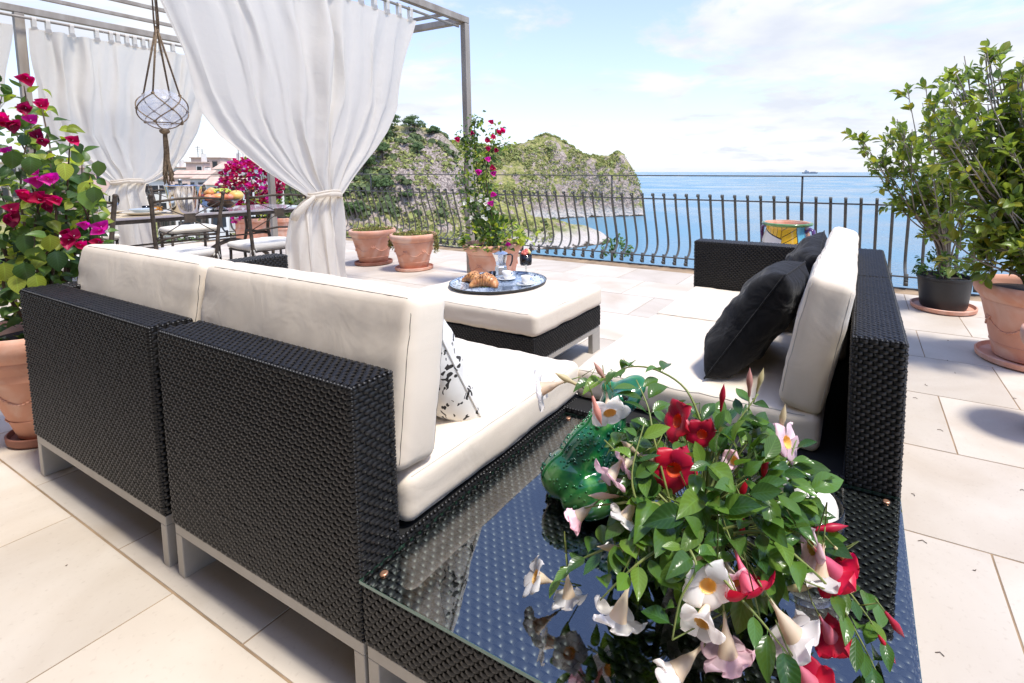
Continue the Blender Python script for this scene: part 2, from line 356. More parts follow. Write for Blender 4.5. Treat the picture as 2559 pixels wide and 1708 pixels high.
ks = MB().cbox(-7.10, -7.04, .2, 1.62, -.02, .055, .006).cbox(-9.9, -7.10, .2, 1.6, -.02, .052, .004).build('paved_step', M_kerb); tag(ks, kind='structure')
# unseen wall and roof, added to block sky and bounce warm light
M_bounce = pmat('bounce_tan', (.42, .32, .22), .9, var=.06, vs=3, bump=.35, bs=60, bd=.004)
hs = thing('house', 'unseen tan wall and roof added behind the seats to shape the light', 'house', (0, -2.6, 0))
MB().box(-8.2, 3.6, -.25, 0, -.3, 3.098).build('wall', M_bounce, hs)
MB().cbox(-8.2, 3.6, 0, 2.2, 3.10, 3.2, .01).build('roof', M_bounce, hs)

# ------------------------------------------------------------------ sea and land
def seamat():
    m, nt, N, L, b = newmat('sea_water')
    b.inputs['Base Color'].default_value = (.012, .085, .17, 1); b.inputs['Roughness'].default_value = .12; b.inputs['IOR'].default_value = 1.33
    g = N.new('ShaderNodeNewGeometry')
    mp = N.new('ShaderNodeMapping'); mp.inputs['Scale'].default_value = (1, 1, 1); mp.inputs['Rotation'].default_value = (0, 0, .5); L.new(g.outputs['Position'], mp.inputs[0])
    n1 = N.new('ShaderNodeTexNoise'); n1.inputs['Scale'].default_value = .55; n1.inputs['Detail'].default_value = 6; L.new(mp.outputs[0], n1.inputs['Vector'])
    n2 = N.new('ShaderNodeTexNoise'); n2.inputs['Scale'].default_value = .006; n2.inputs['Detail'].default_value = 6; n2.inputs['Distortion'].default_value = 1.5; L.new(mp.outputs[0], n2.inputs['Vector'])
    cr = N.new('ShaderNodeMapRange'); L.new(n2.outputs['Fac'], cr.inputs[0]); cr.inputs[1].default_value = .4; cr.inputs[2].default_value = .62
    mx = N.new('ShaderNodeMixRGB'); L.new(cr.outputs[0], mx.inputs[0]); mx.inputs[1].default_value = (.085, .20, .29, 1); mx.inputs[2].default_value = (.12, .26, .35, 1); L.new(mx.outputs[0], b.inputs['Base Color'])
    rr = N.new('ShaderNodeMapRange'); L.new(n2.outputs['Fac'], rr.inputs[0]); rr.inputs[1].default_value = .4; rr.inputs[2].default_value = .65; rr.inputs[3].default_value = .16; rr.inputs[4].default_value = .42; L.new(rr.outputs[0], b.inputs['Roughness'])
    bp = N.new('ShaderNodeBump'); bp.inputs['Strength'].default_value = .8; bp.inputs['Distance'].default_value = .5; L.new(n1.outputs['Fac'], bp.inputs['Height']); L.new(bp.outputs[0], b.inputs['Normal']); return m
M_sea = seamat()
mb = MB(); rad = [0, 120, 300, 700, 1500, 3000, 6000, 11000]
for r in rad[1:]:
    pass
n = 64; v = [(0, 0, -30)]; f = []
for r in rad[1:]:
    for q in range(n): v.append((r*math.cos(2*PI*q/n), r*math.sin(2*PI*q/n), -30))
for q in range(n): f.append((0, 1+q, 1+(q+1) % n))
for i in range(len(rad)-2):
    for q in range(n): f.append((1+i*n+q, 1+(i+1)*n+q, 1+(i+1)*n+(q+1) % n, 1+i*n+(q+1) % n))
sea = MB().add(v, f).build('sea', M_sea); tag(sea, kind='structure')

def vnoise(x, y, seed=0):                                # vectorised value noise
    xi = np.floor(x).astype(np.int64); yi = np.floor(y).astype(np.int64); xf = x-xi; yf = y-yi
    def h(a, b):
        q = (a*374761393 + b*668265263 + seed*144305) & 0x7fffffff
        q = ((q ^ (q >> 13))*1274126177) & 0x7fffffff
        return ((q ^ (q >> 16)) & 0xffff)/65535.
    u = xf*xf*(3-2*xf); w = yf*yf*(3-2*yf)
    return (h(xi, yi)*(1-u)+h(xi+1, yi)*u)*(1-w)+(h(xi, yi+1)*(1-u)+h(xi+1, yi+1)*u)*w
def fbm(x, y, o=5, seed=0):
    s = 0; a = .5
    for i in range(o): s = s+a*vnoise(x*2**i+i*17.3, y*2**i+i*9.1, seed+i); a *= .5
    return s-.48
def land(a, d):
    wa = a+fbm(a/22, d/22, 3, 5)*14; wd = d+fbm(a/22, d/22, 3, 9)*14
    zc1 = np.interp(a, [-260,-185,-150,-110,-96,-84,-70,-58,-50,-44,-36,-29.5,-20,-10,-2,1,5,8,11,15,18,22], [-25,-20,26,22,18,16.5,20,25,27,25,20,16,13,12,13,13,11,7,3,-5,-16,-40])
    dc1 = 350.; w1 = np.interp(a, [-200,-134,-90,-55,-30,0,20], [140,120,95,60,28,20,12])
    t = np.clip((dc1-wd)/w1, 0, 3); tb = np.clip((wd-dc1)/60, 0, 3)
    h1 = zc1-np.maximum(zc1+32,4)*(t**1.7+tb**1.5)
    dc2 = 212.; zc2 = np.interp(a, [-240,-145,-118,-100,-93,-86,-80,-75,-70,-65,-58,-48,-38,-30,-22,-14,-7,-2,2], [-22,-20,17,21.5,21,19.5,18,15.5,11,6,-4,-13,-18,-19.5,-20.5,-23,-26,-30,-36])
    w2 = np.interp(a, [-200,-100,-70,-50,-30,0], [110,95,80,60,20,12])
    t = np.clip((dc2-wd)/w2, 0, 3); tb = np.clip((wd-dc2)/45, 0, 3)
    h2 = zc2-np.maximum(zc2+33,4)*(t**1.25+tb**1.3)
    # the near bank under the terrace, falling to the cove, rising left towards the town
    base = np.interp(wd, [0, 14, 25, 60, 100, 150, 185], [-9,-9,-11,-17.5,-22.5,-27,-33])
    sh = a+.19*d+3; base = base-np.clip(sh, 0, 100)*.9
    lf = np.clip((-a/np.maximum(d, 1)-.60)*3.2, 0, 1); lf = lf*lf*(3-2*lf)
    town = np.interp(wd, [0, 20, 40, 70, 110, 150, 200, 300], [-6,-7,-7.5,-7.,-4,-1,0,4])
    h3 = base*(1-lf)+town*lf
    h = np.maximum(np.maximum(h1, h2), h3)
    rough = np.clip((h+30)/10, 0, 1)
    h = h + (fbm(a/19, d/19, 5, 1)*9*(1-lf) + fbm(a/5, d/5, 4, 3)*3.4*(1-.8*lf))*rough*np.clip(d/110-.1, .05, 1)
    return np.maximum(h, -34)
ga = np.concatenate([np.arange(-330, -140, 3.2), np.arange(-140, 34, 1.25)]); gd = np.concatenate([np.arange(7, 60, 2.0), np.arange(60, 190, 1.7), np.arange(190, 262, 1.3), np.arange(262, 420, 1.8)])
A, D_ = np.meshgrid(ga, gd); H_ = land(A, D_)
vx = A*math.cos(YAW)-D_*math.sin(YAW); vy = A*math.sin(YAW)+D_*math.cos(YAW)
na, ndp = len(ga), len(gd)
keep = (H_ > -33)
fs = []
for j in range(ndp-1):
    for i in range(na-1):
        if keep[j, i] or keep[j, i+1] or keep[j+1, i] or keep[j+1, i+1]:
            a0 = ga[i]; d0 = gd[j]
            fs.append((j*na+i, j*na+i+1, (j+1)*na+i+1, (j+1)*na+i))
def landmat():
    m, nt, N, L, b = newmat('rock_and_scrub')
    b.inputs['Roughness'].default_value = .95; b.inputs['Specular IOR Level'].default_value = .1
    g = N.new('ShaderNodeNewGeometry')
    def noise(s, d=6, dist=0):
        n = N.new('ShaderNodeTexNoise'); n.inputs['Scale'].default_value = s; n.inputs['Detail'].default_value = d; n.inputs['Distortion'].default_value = dist; L.new(g.outputs['Position'], n.inputs['Vector']); return n.outputs['Fac']
    def ramp(v, a, c, lo=0, hi=1):
        r = N.new('ShaderNodeMapRange'); r.interpolation_type = 'SMOOTHSTEP'; L.new(v, r.inputs[0]); r.inputs[1].default_value = a; r.inputs[2].default_value = c; r.inputs[3].default_value = lo; r.inputs[4].default_value = hi; return r.outputs[0]
    def mix(f, a, c):
        x = N.new('ShaderNodeMixRGB')
        L.new(f, x.inputs[0]) if not isinstance(f, float) else None
        for i, q in ((1, a), (2, c)):
            if isinstance(q, tuple): x.inputs[i].default_value = q+(1,)
            else: L.new(q, x.inputs[i])
        return x.outputs[0]
    s = N.new('ShaderNodeSeparateXYZ'); L.new(g.outputs['Normal'], s.inputs[0]); ps = N.new('ShaderNodeSeparateXYZ'); L.new(g.outputs['Position'], ps.inputs[0])
    rock = mix(ramp(noise(.35, 8, .6), .35, .65), (.40, .32, .27), (.22, .165, .14))
    rock = mix(ramp(noise(1.1, 5), .45, .7), rock, (.50, .42, .35))
    scrub = mix(ramp(noise(.5, 7), .38, .62), (.33, .31, .11), (.15, .17, .05))
    scrub = mix(ramp(noise(.16, 4), .5, .65), scrub, (.33, .29, .15))
    steep = mth('ADD', s.outputs[2], mth('MULTIPLY', mth('SUBTRACT', noise(.26, 8), .5, N=N, L=L), 3.2, N=N, L=L), N=N, L=L)
    c = mix(ramp(steep, .38, .70), rock, scrub)
    ds = N.new('ShaderNodeVectorMath'); ds.operation = 'DISTANCE'; L.new(g.outputs['Position'], ds.inputs[0]); ds.inputs[1].default_value = tuple(far(-74, 186, 6))
    bare = ramp(mth('ADD', ds.outputs['Value'], mth('MULTIPLY', noise(.12, 6), 22, N=N, L=L), N=N, L=L), 34, 44)   # the bare grey pink cliff
    c = mix(bare, mix(ramp(noise(.7, 8, 1.5), .42, .58), (.42, .35, .30), (.17, .135, .12)), c)
    # bare pale rock near the waterline, dark wet band at the water
    wl = mth('ADD', ps.outputs[2], mth('MULTIPLY', noise(.25, 4), 6, N=N, L=L), N=N, L=L)
    c = mix(ramp(wl, -24, -18.5), (.50, .45, .40), c)
    c = mix(ramp(wl, -26.6, -26.0), (.07, .055, .04), c)
    L.new(c, b.inputs['Base Color'])
    bp = N.new('ShaderNodeBump'); bp.inputs['Strength'].default_value = 1; bp.inputs['Distance'].default_value = 1.6; L.new(noise(.6, 8), bp.inputs['Height']); L.new(bp.outputs[0], b.inputs['Normal']); return m
M_land = landmat()
lm = bpy.data.meshes.new('coast_hills'); lm.from_pydata(np.stack([vx.ravel(), vy.ravel(), H_.ravel()], 1).tolist(), [], fs)
lm.materials.append(M_land); lm.polygons.foreach_set('use_smooth', [True]*len(lm.polygons))
bm = bmesh.new(); bm.from_mesh(lm); bmesh.ops.delete(bm, geom=[v for v in bm.verts if not v.link_faces], context='VERTS'); bm.to_mesh(lm); bm.free()
lo = bpy.data.objects.new('coast_hills', lm); col.objects.link(lo); tag(lo, kind='structure')

# scrub on the slopes: uncountable, one object of small ragged leaf clumps
rs = np.random.RandomState(5)
def clumps(name, mat, n, fn, size, faces=10, kind='stuff', seed=1):
    rs = np.random.RandomState(seed); V = []; F = []
    pts = fn(rs, n)
    for (a, d, z, s) in pts:
        c = far(a, d, z)
        for q in range(faces):
            u = rs.normal(size=3); u /= np.linalg.norm(u); u[2] = abs(u[2])*.8
            p = np.array(c)+u*s*np.array([1, 1, .75])*rs.uniform(.65, 1.05)
            e1 = np.cross(u, rs.normal(size=3)); e1 /= np.linalg.norm(e1); e2 = np.cross(u, e1)
            k = s*rs.uniform(.28, .55); b = len(V)
            V += [tuple(p-e1*k), tuple(p+e2*k*.9+u*k*.25), tuple(p+e1*k), tuple(p-e2*k*.9-u*k*.1)]; F.append((b, b+1, b+2, b+3))
    return MB().add(V, F).build(name, mat)
M_scrub = leafmat('scrub_leaves', (.13, .155, .04), (.34, .31, .10), .15, .8)
M_scrubd = leafmat('dark_scrub_leaves', (.045, .07, .022), (.15, .17, .05), .15, .8)
def scat_head(rs, n):
    a = rs.uniform(-150, 22, n*3); d = rs.uniform(230, 365, n*3); z = land(a, d); m = (z > -19) & (fbm(a/9, d/9, 3, 21) > -.09)
    a, d, z = a[m][:n], d[m][:n], z[m][:n]; s = rs.gamma(2.2, .24, len(a))+.22
    return list(zip(a, d, z+s*.15, s))
sc1 = clumps('scrub_cover', M_scrub, 22000, scat_head, 1, 6, seed=2); tag(sc1, 'low yellow green scrub covering the rocky headland slopes', 'scrub', kind='stuff')
def scat_near(rs, n):
    d = rs.uniform(12, 215, n*4); a = rs.uniform(-1.05, -.12, n*4)*d; z = land(a, d)
    m = (z > -24) & (fbm(a/8, d/8, 3, 33) > -.12) & ~((d > 120) & (a > -78) & (fbm(a/6, d/6, 2, 4) > -.12)) & ~((-a/d > .70) & (fbm(a/8, d/8, 3, 33) < .12))
    a, d, z = a[m][:n], d[m][:n], z[m][:n]; s = (rs.gamma(2.2, .3, len(a))+.3)*np.clip(d/110, .55, 1.1)
    return list(zip(a, d, z+s*.3, s))
sc2 = clumps('scrub_cover', M_scrubd, 9000, scat_near, 1, 16, seed=4); tag(sc2, 'dark green scrub and bushes on the bank below the railing', 'scrub', kind='stuff')

def scat_bank(rs, n):
    d = rs.uniform(20, 205, n*3); a = rs.uniform(-.62, -.13, n*3)*d; z = land(a, d); m = (z > -27.5) & (fbm(a/5, d/5, 3, 51) > -.16)
    a, d, z = a[m][:n], d[m][:n], z[m][:n]; s = (rs.gamma(2.0, .22, len(a))+.22)*np.clip(d/130, .35, 1.0)
    return list(zip(a, d, z+s*.2, s))
sc3 = clumps('scrub_cover', M_scrub, 16000, scat_bank, 1, 8, seed=6); tag(sc3, 'olive and yellow scrub on the slope above the cove', 'scrub', kind='stuff')
# pines on the near hill
M_pine = leafmat('pine_needles', (.035, .070, .016), (.10, .14, .03), .2, .7)
M_bark = pmat('pine_bark', (.12, .08, .06), .9, var=.2, vs=4)
def pine(a, d, h, w, seed, label, flat=.6):
    rs = np.random.RandomState(seed); z = float(land(np.array([a]), np.array([d]))[0])
    base = far(a, d, z-.6); t = thing('pine_tree', label, 'tree', base, group='umbrella pines on the hill above the cove')
    lean = rs.uniform(-.8, .8, 2)
    mb = MB(); mb.tube([(0, 0, 0), (lean[0]*.4, lean[1]*.4, h*.4), (lean[0], lean[1], h*.85)], [.3, .22, .1], 6)
    V = []; F = []
    for c in range(13):
        q = rs.uniform(0, 2*PI); rr = w*.36*math.sqrt(rs.uniform(0, 1)); zz = h*(.42+.45*rs.uniform(0, 1)*(1-.5*rr/(w*.4)))
        C = np.array([lean[0]+rr*math.cos(q), lean[1]+rr*math.sin(q), zz]); s = w*rs.uniform(.16, .26)
        mb.tube([(lean[0]*.5, lean[1]*.5, h*.35), tuple(C)], [.1, .04], 4)
        for k in range(95):
            u = rs.normal(size=3); u /= np.linalg.norm(u); u[2] = u[2] if u[2] > -.3 else -u[2]*.4
            p = C+u*s*np.array([1, 1, flat])*rs.uniform(.6, 1.08); e1 = np.cross(u, rs.normal(size=3)); e1 /= np.linalg.norm(e1); e2 = np.cross(u, e1)
            g = rs.uniform(.16, .36); b = len(V)
            V += [tuple(p-e1*g), tuple(p+e2*g+u*.1), tuple(p+e1*g), tuple(p-e2*g)]; F.append((b, b+1, b+2, b+3))
    mb.build('trunk', M_bark, t); MB().add(V, F).build('crown', M_pine, t, kind=None)
pl = [(-93,205,8.5,10,'leftmost pine of the two standing on the very top of the hill'),(-83.5,207,8,10,'broad dark pine standing on the crest right of the highest one'),(-77,208,4.5,6,'small pine at the right end of the crest above the grey cliff'),
 (-90,190,8,9,'bushy pine just below the hilltop beside the curtain'),(-84,178,8,9,'rounded pale green pine halfway down the hill left of the cliff'),(-88,172,8,9,'dark pine low on the hill behind the curtain edge'),
 (-79,165,7,8,'pine on the lower slope left of the bare grey rock'),(-83,156,7,8,'pine low on the slope just above the railing'),(-74,150,6,7,'small bushy pine at the foot of the grey cliff'),
 (-92,160,8,9,'pine hidden mostly by the big curtain'),(-71,168,4.5,5,'lone low pine on the pinkish bare slope'),(-76,190,5,5.5,'young pine on the left shoulder of the grey cliff')]
for i, (a, d, h, w, lb) in enumerate(pl): pine(a, d, h, w, 40+i, lb)

# ------------------------------------------------------------------ the town on the left
M_w = [pmat('town_wall', c, .9, var=.08, vs=.5, c2=[x*.82 for x in c]) for c in ((.82,.77,.69), (.80,.60,.48), (.74,.51,.42), (.85,.82,.77), (.80,.70,.56))]
M_tr = pmat('clay_roof', (.64, .47, .37), .9, var=.2, vs=1.2, c2=(.52, .36, .28))
M_win = pmat('dark_window', (.03, .032, .035), .3); M_sh = pmat('brown_shutter', (.17, .13, .10), .7); M_ant = pmat('aerial_metal', (.16, .16, .17), .5, metal=.5)
def house(a, d, w, dp, z0, z1, wi, label, rows, cols, roof='flat', ang=0, ant=0, bal=False, sh=False, seed=0):
    rr = random.Random(seed+int(a*10))
    o = thing('town_house', label, 'building', far(a, d, z0), YAW+ang)
    H = z1-z0
    MB().box(-w/2, w/2, 0, dp, 0, H).build('wall', M_w[wi], o)
    if roof == 'flat':
        MB().box(-w/2-.25, w/2+.25, -.3, dp+.2, H+.002, H+.25).build('roof', M_tr, o)
    else:
        m = MB(); e = .4; r = w*.16+.5
        m.add([(-w/2-e, -e, H+.01), (w/2+e, -e, H+.01), (w/2+e, dp+e, H+.01), (-w/2-e, dp+e, H+.01), (-w/2-e, dp/2, H+r), (w/2+e, dp/2, H+r)], [(0,1,5,4), (2,3,4,5), (0,4,3), (1,2,5), (3,2,1,0)])
        m.build('roof', M_tr, o)
    wm = MB().box(-.5, .5, -.03, .04, -.75, .75).mesh('window', M_win); fm = MB().box(-.62, -.5, -.06, .0, -.85, .85).box(.5, .62, -.06, 0, -.85, .85).box(-.62, .62, -.09, 0, -.95, -.85).box(-.62, .62, -.06, 0, .85, .97).mesh('frame', M_sh if sh else M_w[3])
    side = MB().box(-.03, .04, -.5, .5, -.7, .7).mesh('window', M_win)
    for r in range(rows):
        for c in range(cols):
            if rr.random() < .12: continue
            x = (c+.5)/cols*w-w/2+rr.uniform(-.2, .2); z = H-1.7-r*3.0
            if z < 1: continue
            q = inst(wm, 'window', o, TR(x, 0, z)); inst(fm, 'frame', q)
            if bal and r % 2 == 0 and c % 2 == 0:
                MB().box(x-1.2, x+1.2, -1.1, 0, z-1.15, z-1.0).build('balcony', M_w[3], o)
        z = H-1.7-r*3.0
        if z > 1: inst(side, 'window', o, TR(w/2, dp*.35, z)); inst(side, 'window', o, TR(w/2, dp*.7, z))
    for k in range(ant):
        x = rr.uniform(-w*.4, w*.4); y0 = dp*rr.uniform(.2, .8); hh = rr.uniform(2.5, 5)
        m = MB().tube([(x, y0, H), (x, y0, H+hh)], .07, 5)
        for j in range(3): m.tube([(x-.6+j*.1, y0, H+hh-.3-j*.5), (x+.6-j*.1, y0, H+hh-.3-j*.5)], .035, 4)
        m.build('aerial', M_ant, o)
    if rr.random() < .6: MB().box(w*.2, w*.2+.8, dp*.5, dp*.5+.8, H, H+2.2).build('chimney', M_w[0], o)
    return o
T = lambda px, d: (px-1540)/1230*d
TOWN = [ # px centre, distance, width px, z0, z1, colour, label, rows, cols, roof, aerials, balcony, shutters
 (520,135,58,-8,4.6,2,'tall salmon pink block with aerials on top, highest in the town',3,3,'flat',2,False,True),
 (560,140,64,-8,3.9,4,'pale ochre block right behind the salmon one with a tall mast',2,4,'flat',2,False,True),
 (492,120,34,-8,3.1,2,'narrow pink house left of the highest block',2,2,'flat',0,False,False),
 (572,112,66,-8,1.6,3,'white villa with three dark arched openings under a clay roof',3,4,'gable',0,True,False),
 (640,128,60,-9,1.0,0,'cream house behind the magenta bush',3,4,'gable',0,False,True),
 (470,100,80,-9,-.4,0,'low cream house with long clay roof in the middle of town',3,4,'gable',0,True,True),
 (560,88,70,-10,-1.3,3,'white house with dark doorway below the fruit bowl',3,3,'gable',0,False,True),
 (425,140,46,-8,2.0,4,'ochre house with rooftop water tank frame left of the pink block',2,3,'flat',2,False,False),
 (400,90,60,-10,-.2,1,'peach coloured house with green shutters behind the hanging tassel',4,4,'flat',0,True,True),
 (335,82,66,-10,-.3,0,'long cream palazzo with tall brown windows behind the left curtain',4,5,'gable',0,True,True),
 (255,88,80,-9,2.0,1,'peach house behind the gathered left curtain',4,5,'flat',1,False,True),
 (150,75,90,-9,1.6,2,'orange pink house behind the bougainvillea leaves',4,4,'gable',0,True,True),
 (40,80,110,-9,2.4,4,'tan house at the left border behind the post',4,5,'flat',0,False,True),
 (480,66,70,-11,-4.2,3,'white lean-to house seen under the dining table',2,4,'gable',0,False,True),
 (410,60,56,-11,-4.0,0,'small cream house seen between the chair legs',2,3,'flat',0,False,True),
 (640,95,56,-12,-3.8,4,'ochre farmhouse at the right end of town below the rail',2,3,'gable',0,False,False)]
for i, (px, d, wp, z0, z1, wi, lb, rw, cl, rf, an, bl, sh) in enumerate(TOWN):
    house(T(px, d), d, wp/1230*d*1.12, wp/1230*d*.8, z0, z1, wi, lb, rw, cl, rf, random.Random(i).uniform(-.3, .25), an, bl, sh, i)
# ship on the horizon, rock off the headland
shp = thing('ship', 'tiny grey ship far out on the horizon', 'ship', far(T(2022, 5200), 5200, -30), YAW)
MB().add([(-75,-8,0),(75,-8,0),(84,-8,14),(-80,-8,14),(-75,8,0),(75,8,0),(84,8,14),(-80,8,14)], [(0,1,2,3),(5,4,7,6),(3,2,6,7),(0,4,5,1),(1,5,6,2),(4,0,3,7)]).build('hull', pmat('ship_grey', (.2, .23, .27), .7), shp)
MB().box(-55, -10, -6, 6, 14, 26).box(-48, -30, -5, 5, 26, 36).box(10, 60, -6, 6, 14, 20).build('deckhouse', pmat('ship_pale', (.4, .43, .47), .7), shp)
# ================================================================== RAILING
rl = thing('railing', 'grey iron railing with bellied bars and small scrolls along the sea edge', 'railing', (0, 5.72, 0))
rl2 = thing('railing', 'shorter stretch of bellied iron railing on the town side behind the dining table', 'railing', (-9.98, 5.72, 0), PI/2)
# baluster: flat bar in the local X width .022, profile in (y outward, z)
def scroll(cy, cz, r, a0, a1, n=12):
    return [(0, cy+r*(1-.55*i/n)*math.cos(lerp(a0, a1, i/n)), cz+r*(1-.55*i/n)*math.sin(lerp(a0, a1, i/n))) for i in range(n+1)]
prof = [(0, 0, .86), (0, .012, .80), (0, .045, .68), (0, .085, .55), (0, .125, .42), (0, .15, .31), (0, .152, .24), (0, .13, .185), (0, .085, .145), (0, .03, .125), (0, 0, .118)]
prof = smooth_path(prof, 3)
bal = MB().tube(prof, 1, 6, flat=(.0155, .005))
top = [(0, 0, .84), (0, -.004, .885)]+scroll(-.004-.021+.0, .898, .024, 0, PI*2.2)
bal.tube(top, 1, 6, flat=(.0155, .004))
bot = [(0, 0, .155), (0, 0, .03)]
bal.tube(bot, 1, 6, flat=(.021, .008))
bal.tube([(0, -.002, .10)]+scroll(-.026, .062, .026, PI/2, PI/2-PI*2.1), 1, 6, flat=(.018, .005))
balme = bal.mesh('baluster', M_rail, True)
def run(root, x0, x1, posts):
    n = 0; x = x0
    while x < x1:
        if all(abs(x-p) > .02 for p in posts): inst(balme, 'baluster', root, TR(x, 0, 0) @ RZ(random.gauss(0, .015)))
        x += .1457
    for p in posts:
        m = MB().tube([(p, 0, 1.135), (p, 0, .86)], 1, 8, flat=(.011, .011)).tube([(p, q[1], q[2]) for q in prof], 1, 6, flat=(.019, .007)).tube([(p, 0, .15), (p, 0, 0)], 1, 6, flat=(.02, .012)); m.build('post', M_rail, root, True)
    MB().cbox(x0-.05, x1+.05, -.022, .022, 1.132, 1.146, .004).build('handrail', M_rail, root)
    MB().cbox(x0-.05, x1+.05, -.013, .013, .842, .858, .003).build('middle_rail', M_rail, root)
    MB().cbox(x0-.05, x1+.05, -.012, .012, .118, .132, .003).build('lower_rail', M_rail, root)
    MB().cbox(x0-.05, x1+.05, -.013, .013, -.006, .012, .003).build('base_rail', M_rail, root)
sp = .1457; px0 = -.58
run(rl, px0-sp*64, px0+sp*17, [px0-sp*16*i for i in range(0, 5)]+[px0+sp*16])
run(rl2, -3.4, -.1, [-2.4])
rl2.rotation_euler = (0, 0, PI/2)

# ================================================================== PERGOLA
XR, XL, YB, YN, HT = -4.09, -8.03, 4.37, .2, 2.93
pg = thing('pergola', 'weathered grey wood and iron pergola frame carrying the white curtains', 'pergola', (XR, YB, 0))
def bar(name, x0, x1, y0, y1, z0, z1, c=.004, m=M_perg): return MB().cbox(x0, x1, y0, y1, z0, z1, c).build(name, m, pg, world=True)
pw = .036
for (x, y) in ((XR, YB), (XL, YB), (XL, 1.98)): bar('post', x-pw, x+pw, y-pw, y+pw, 0, HT-.075)
bar('post', XR-pw, XR+pw, YN-pw, YN+pw, 0, HT-.075)
bar('beam', XR-pw, XR+pw, YN-pw, YB+pw, HT-.07, HT); bar('beam', XL-pw, XL+pw, YN-pw, YB+pw, HT-.07, HT)
bar('beam', XL+pw+.002, XR-pw-.002, YB-pw, YB+pw, HT-.068, HT-.003)
bar('crossbar', XL+pw+.002, XR-pw-.002, YB-.30, YB-.27, HT-.062, HT-.03)
for x in (-7.36, -6.75, -6.15, -5.55, -4.95): bar('roof_bar', x-.02, x+.02, YN, YB-pw-.003, HT-.045, HT-.008)
for y in (1.7,): bar('crossbar', XL+pw+.002, XR-pw-.002, y-.02, y+.02, HT-.09, HT-.05)
MB().tube([(XL+.10, YN, 2.80), (XL+.10, YB-.1, 2.80)], .014, 8).build('curtain_rod', M_perg, pg, world=True, smooth=True)
MB().tube([(XR, YN, 2.80), (XR, YB-.1, 2.80)], .014, 8).build('curtain_rod', M_perg, pg, world=True, smooth=True)

def curtain(name, label, X, zt, edgeL, edgeR, tie, nf, seed, low, tabs, ang=0, dep=.075):
    # a gathered panel hanging in the plane x = X, running along Y. edgeL/edgeR: (z, y) control points from the rod down
    rs = random.Random(seed); root = thing(name, label, 'curtain', (X, tie[0], 0), group='white curtains tied back on the pergola')
    zl = [p[0] for p in edgeL][::-1]; yl = [p[1] for p in edgeL][::-1]; zr = [p[0] for p in edgeR][::-1]; yr = [p[1] for p in edgeR][::-1]
    nu, nv = nf*10, 90; V = []; F = []
    ph = [rs.uniform(0, 6.28) for _ in range(12)]
    zmin = .02
    warp = [0]
    for i in range(nf*2): warp.append(warp[-1]+rs.uniform(.45, 1.6))
    wsum = warp[-1]; warp = [w/wsum for w in warp]; wk = np.linspace(0, 1, len(warp))
    for j in range(nv+1):
        v = j/nv; z = zt+(zmin-zt)*v
        for i in range(nu+1):
            u = i/nu
            a = interp(z, zl, yl); b = interp(z, zr, yr)
            # edges sag: the outer cloth of the panel hangs lower than a straight pull to the tie
            uu = interp(u, warp, wk)
            yy = a+(b-a)*u
            k = min(1, max(0, (z-tie[1])/(zt-tie[1]))) if z > tie[1] else 0
            full = 1-math.exp(-abs(z-tie[1])*5)
            fold = math.sin(uu*nf*PI*2/2+ph[0]+.9*math.sin(z*1.1+ph[1]+u*5)+.5*math.sin(z*2.9+u*17))
            fold = math.copysign(abs(fold)**.75, fold)
            f2 = math.sin(uu*nf*PI*2*.37+ph[2]+z*.9)
            A = dep*(.45+.55*full)*(.62+.38*math.sin(u*9+ph[3]))*(.75+.35*math.sin(u*23+z*1.7+ph[5]))
            if z < tie[1]:
                fb = math.sin(u*PI*5+ph[4]+.3*z)
                A2 = .05*min(1, (tie[1]-z)*3)
                x = X+fb*A2*1.3+fold*.012*math.exp(-(tie[1]-z)*3)+.012*math.sin(u*23+z*4)
            else: x = X+(fold*A*.5+f2*A*.45)*(.25+.75*full)
            bulge = (1-(2*u-1)**2)*.05*math.sin(PI*k)
            sz = z
            sag = math.exp(-((z-tie[1])/.34)**2)*.10*abs(2*u-1)**1.5 if z > tie[1] else 0
            V.append((x+bulge, yy+.012*math.sin(z*7+uu*40), sz-sag*.2))
    for j in range(nv):
        for i in range(nu): F.append((j*(nu+1)+i, j*(nu+1)+i+1, (j+1)*(nu+1)+i+1, (j+1)*(nu+1)+i))
    MB().add(V, F).build('panel', M_curt, root, True, world=True)
    zt0 = zt
    for y in tabs:
        m = MB(); w = .028; r = .022
        pts = [(X+.006, zt0-.02), (X+r, zt0+.02), (X+r, 2.80), (X+r*.6, 2.818), (X, 2.823), (X-r*.6, 2.818), (X-r, 2.80), (X-r, zt0+.02), (X-.006, zt0-.02)]
        V = []; F = []
        for (x, z) in pts: V += [(x, y-w*(.6 if z > zt0 else 1.2), z), (x, y+w*(.6 if z > zt0 else 1.2), z)]
        for q in range(len(pts)-1): F.append((2*q, 2*q+1, 2*q+3, 2*q+2))
        m.add(V, F).build('tab', M_curt, root, world=True)
    # tie band
    ty, tz, tw = tie; ring = [(X+math.cos(q)*.062, ty+math.sin(q)*tw/2*1.02, tz+.012*math.sin(q*2+1)) for q in np.linspace(0, 2*PI, 25)]
    m = MB().tube(ring, 1, 8, flat=(.013, .024), cap=False); m.tube([(r[0]*1, r[1], r[2]+.03) for r in ring], .009, 6, cap=False)
    m.build('tie', M_curt, root, True, world=True)
    return root
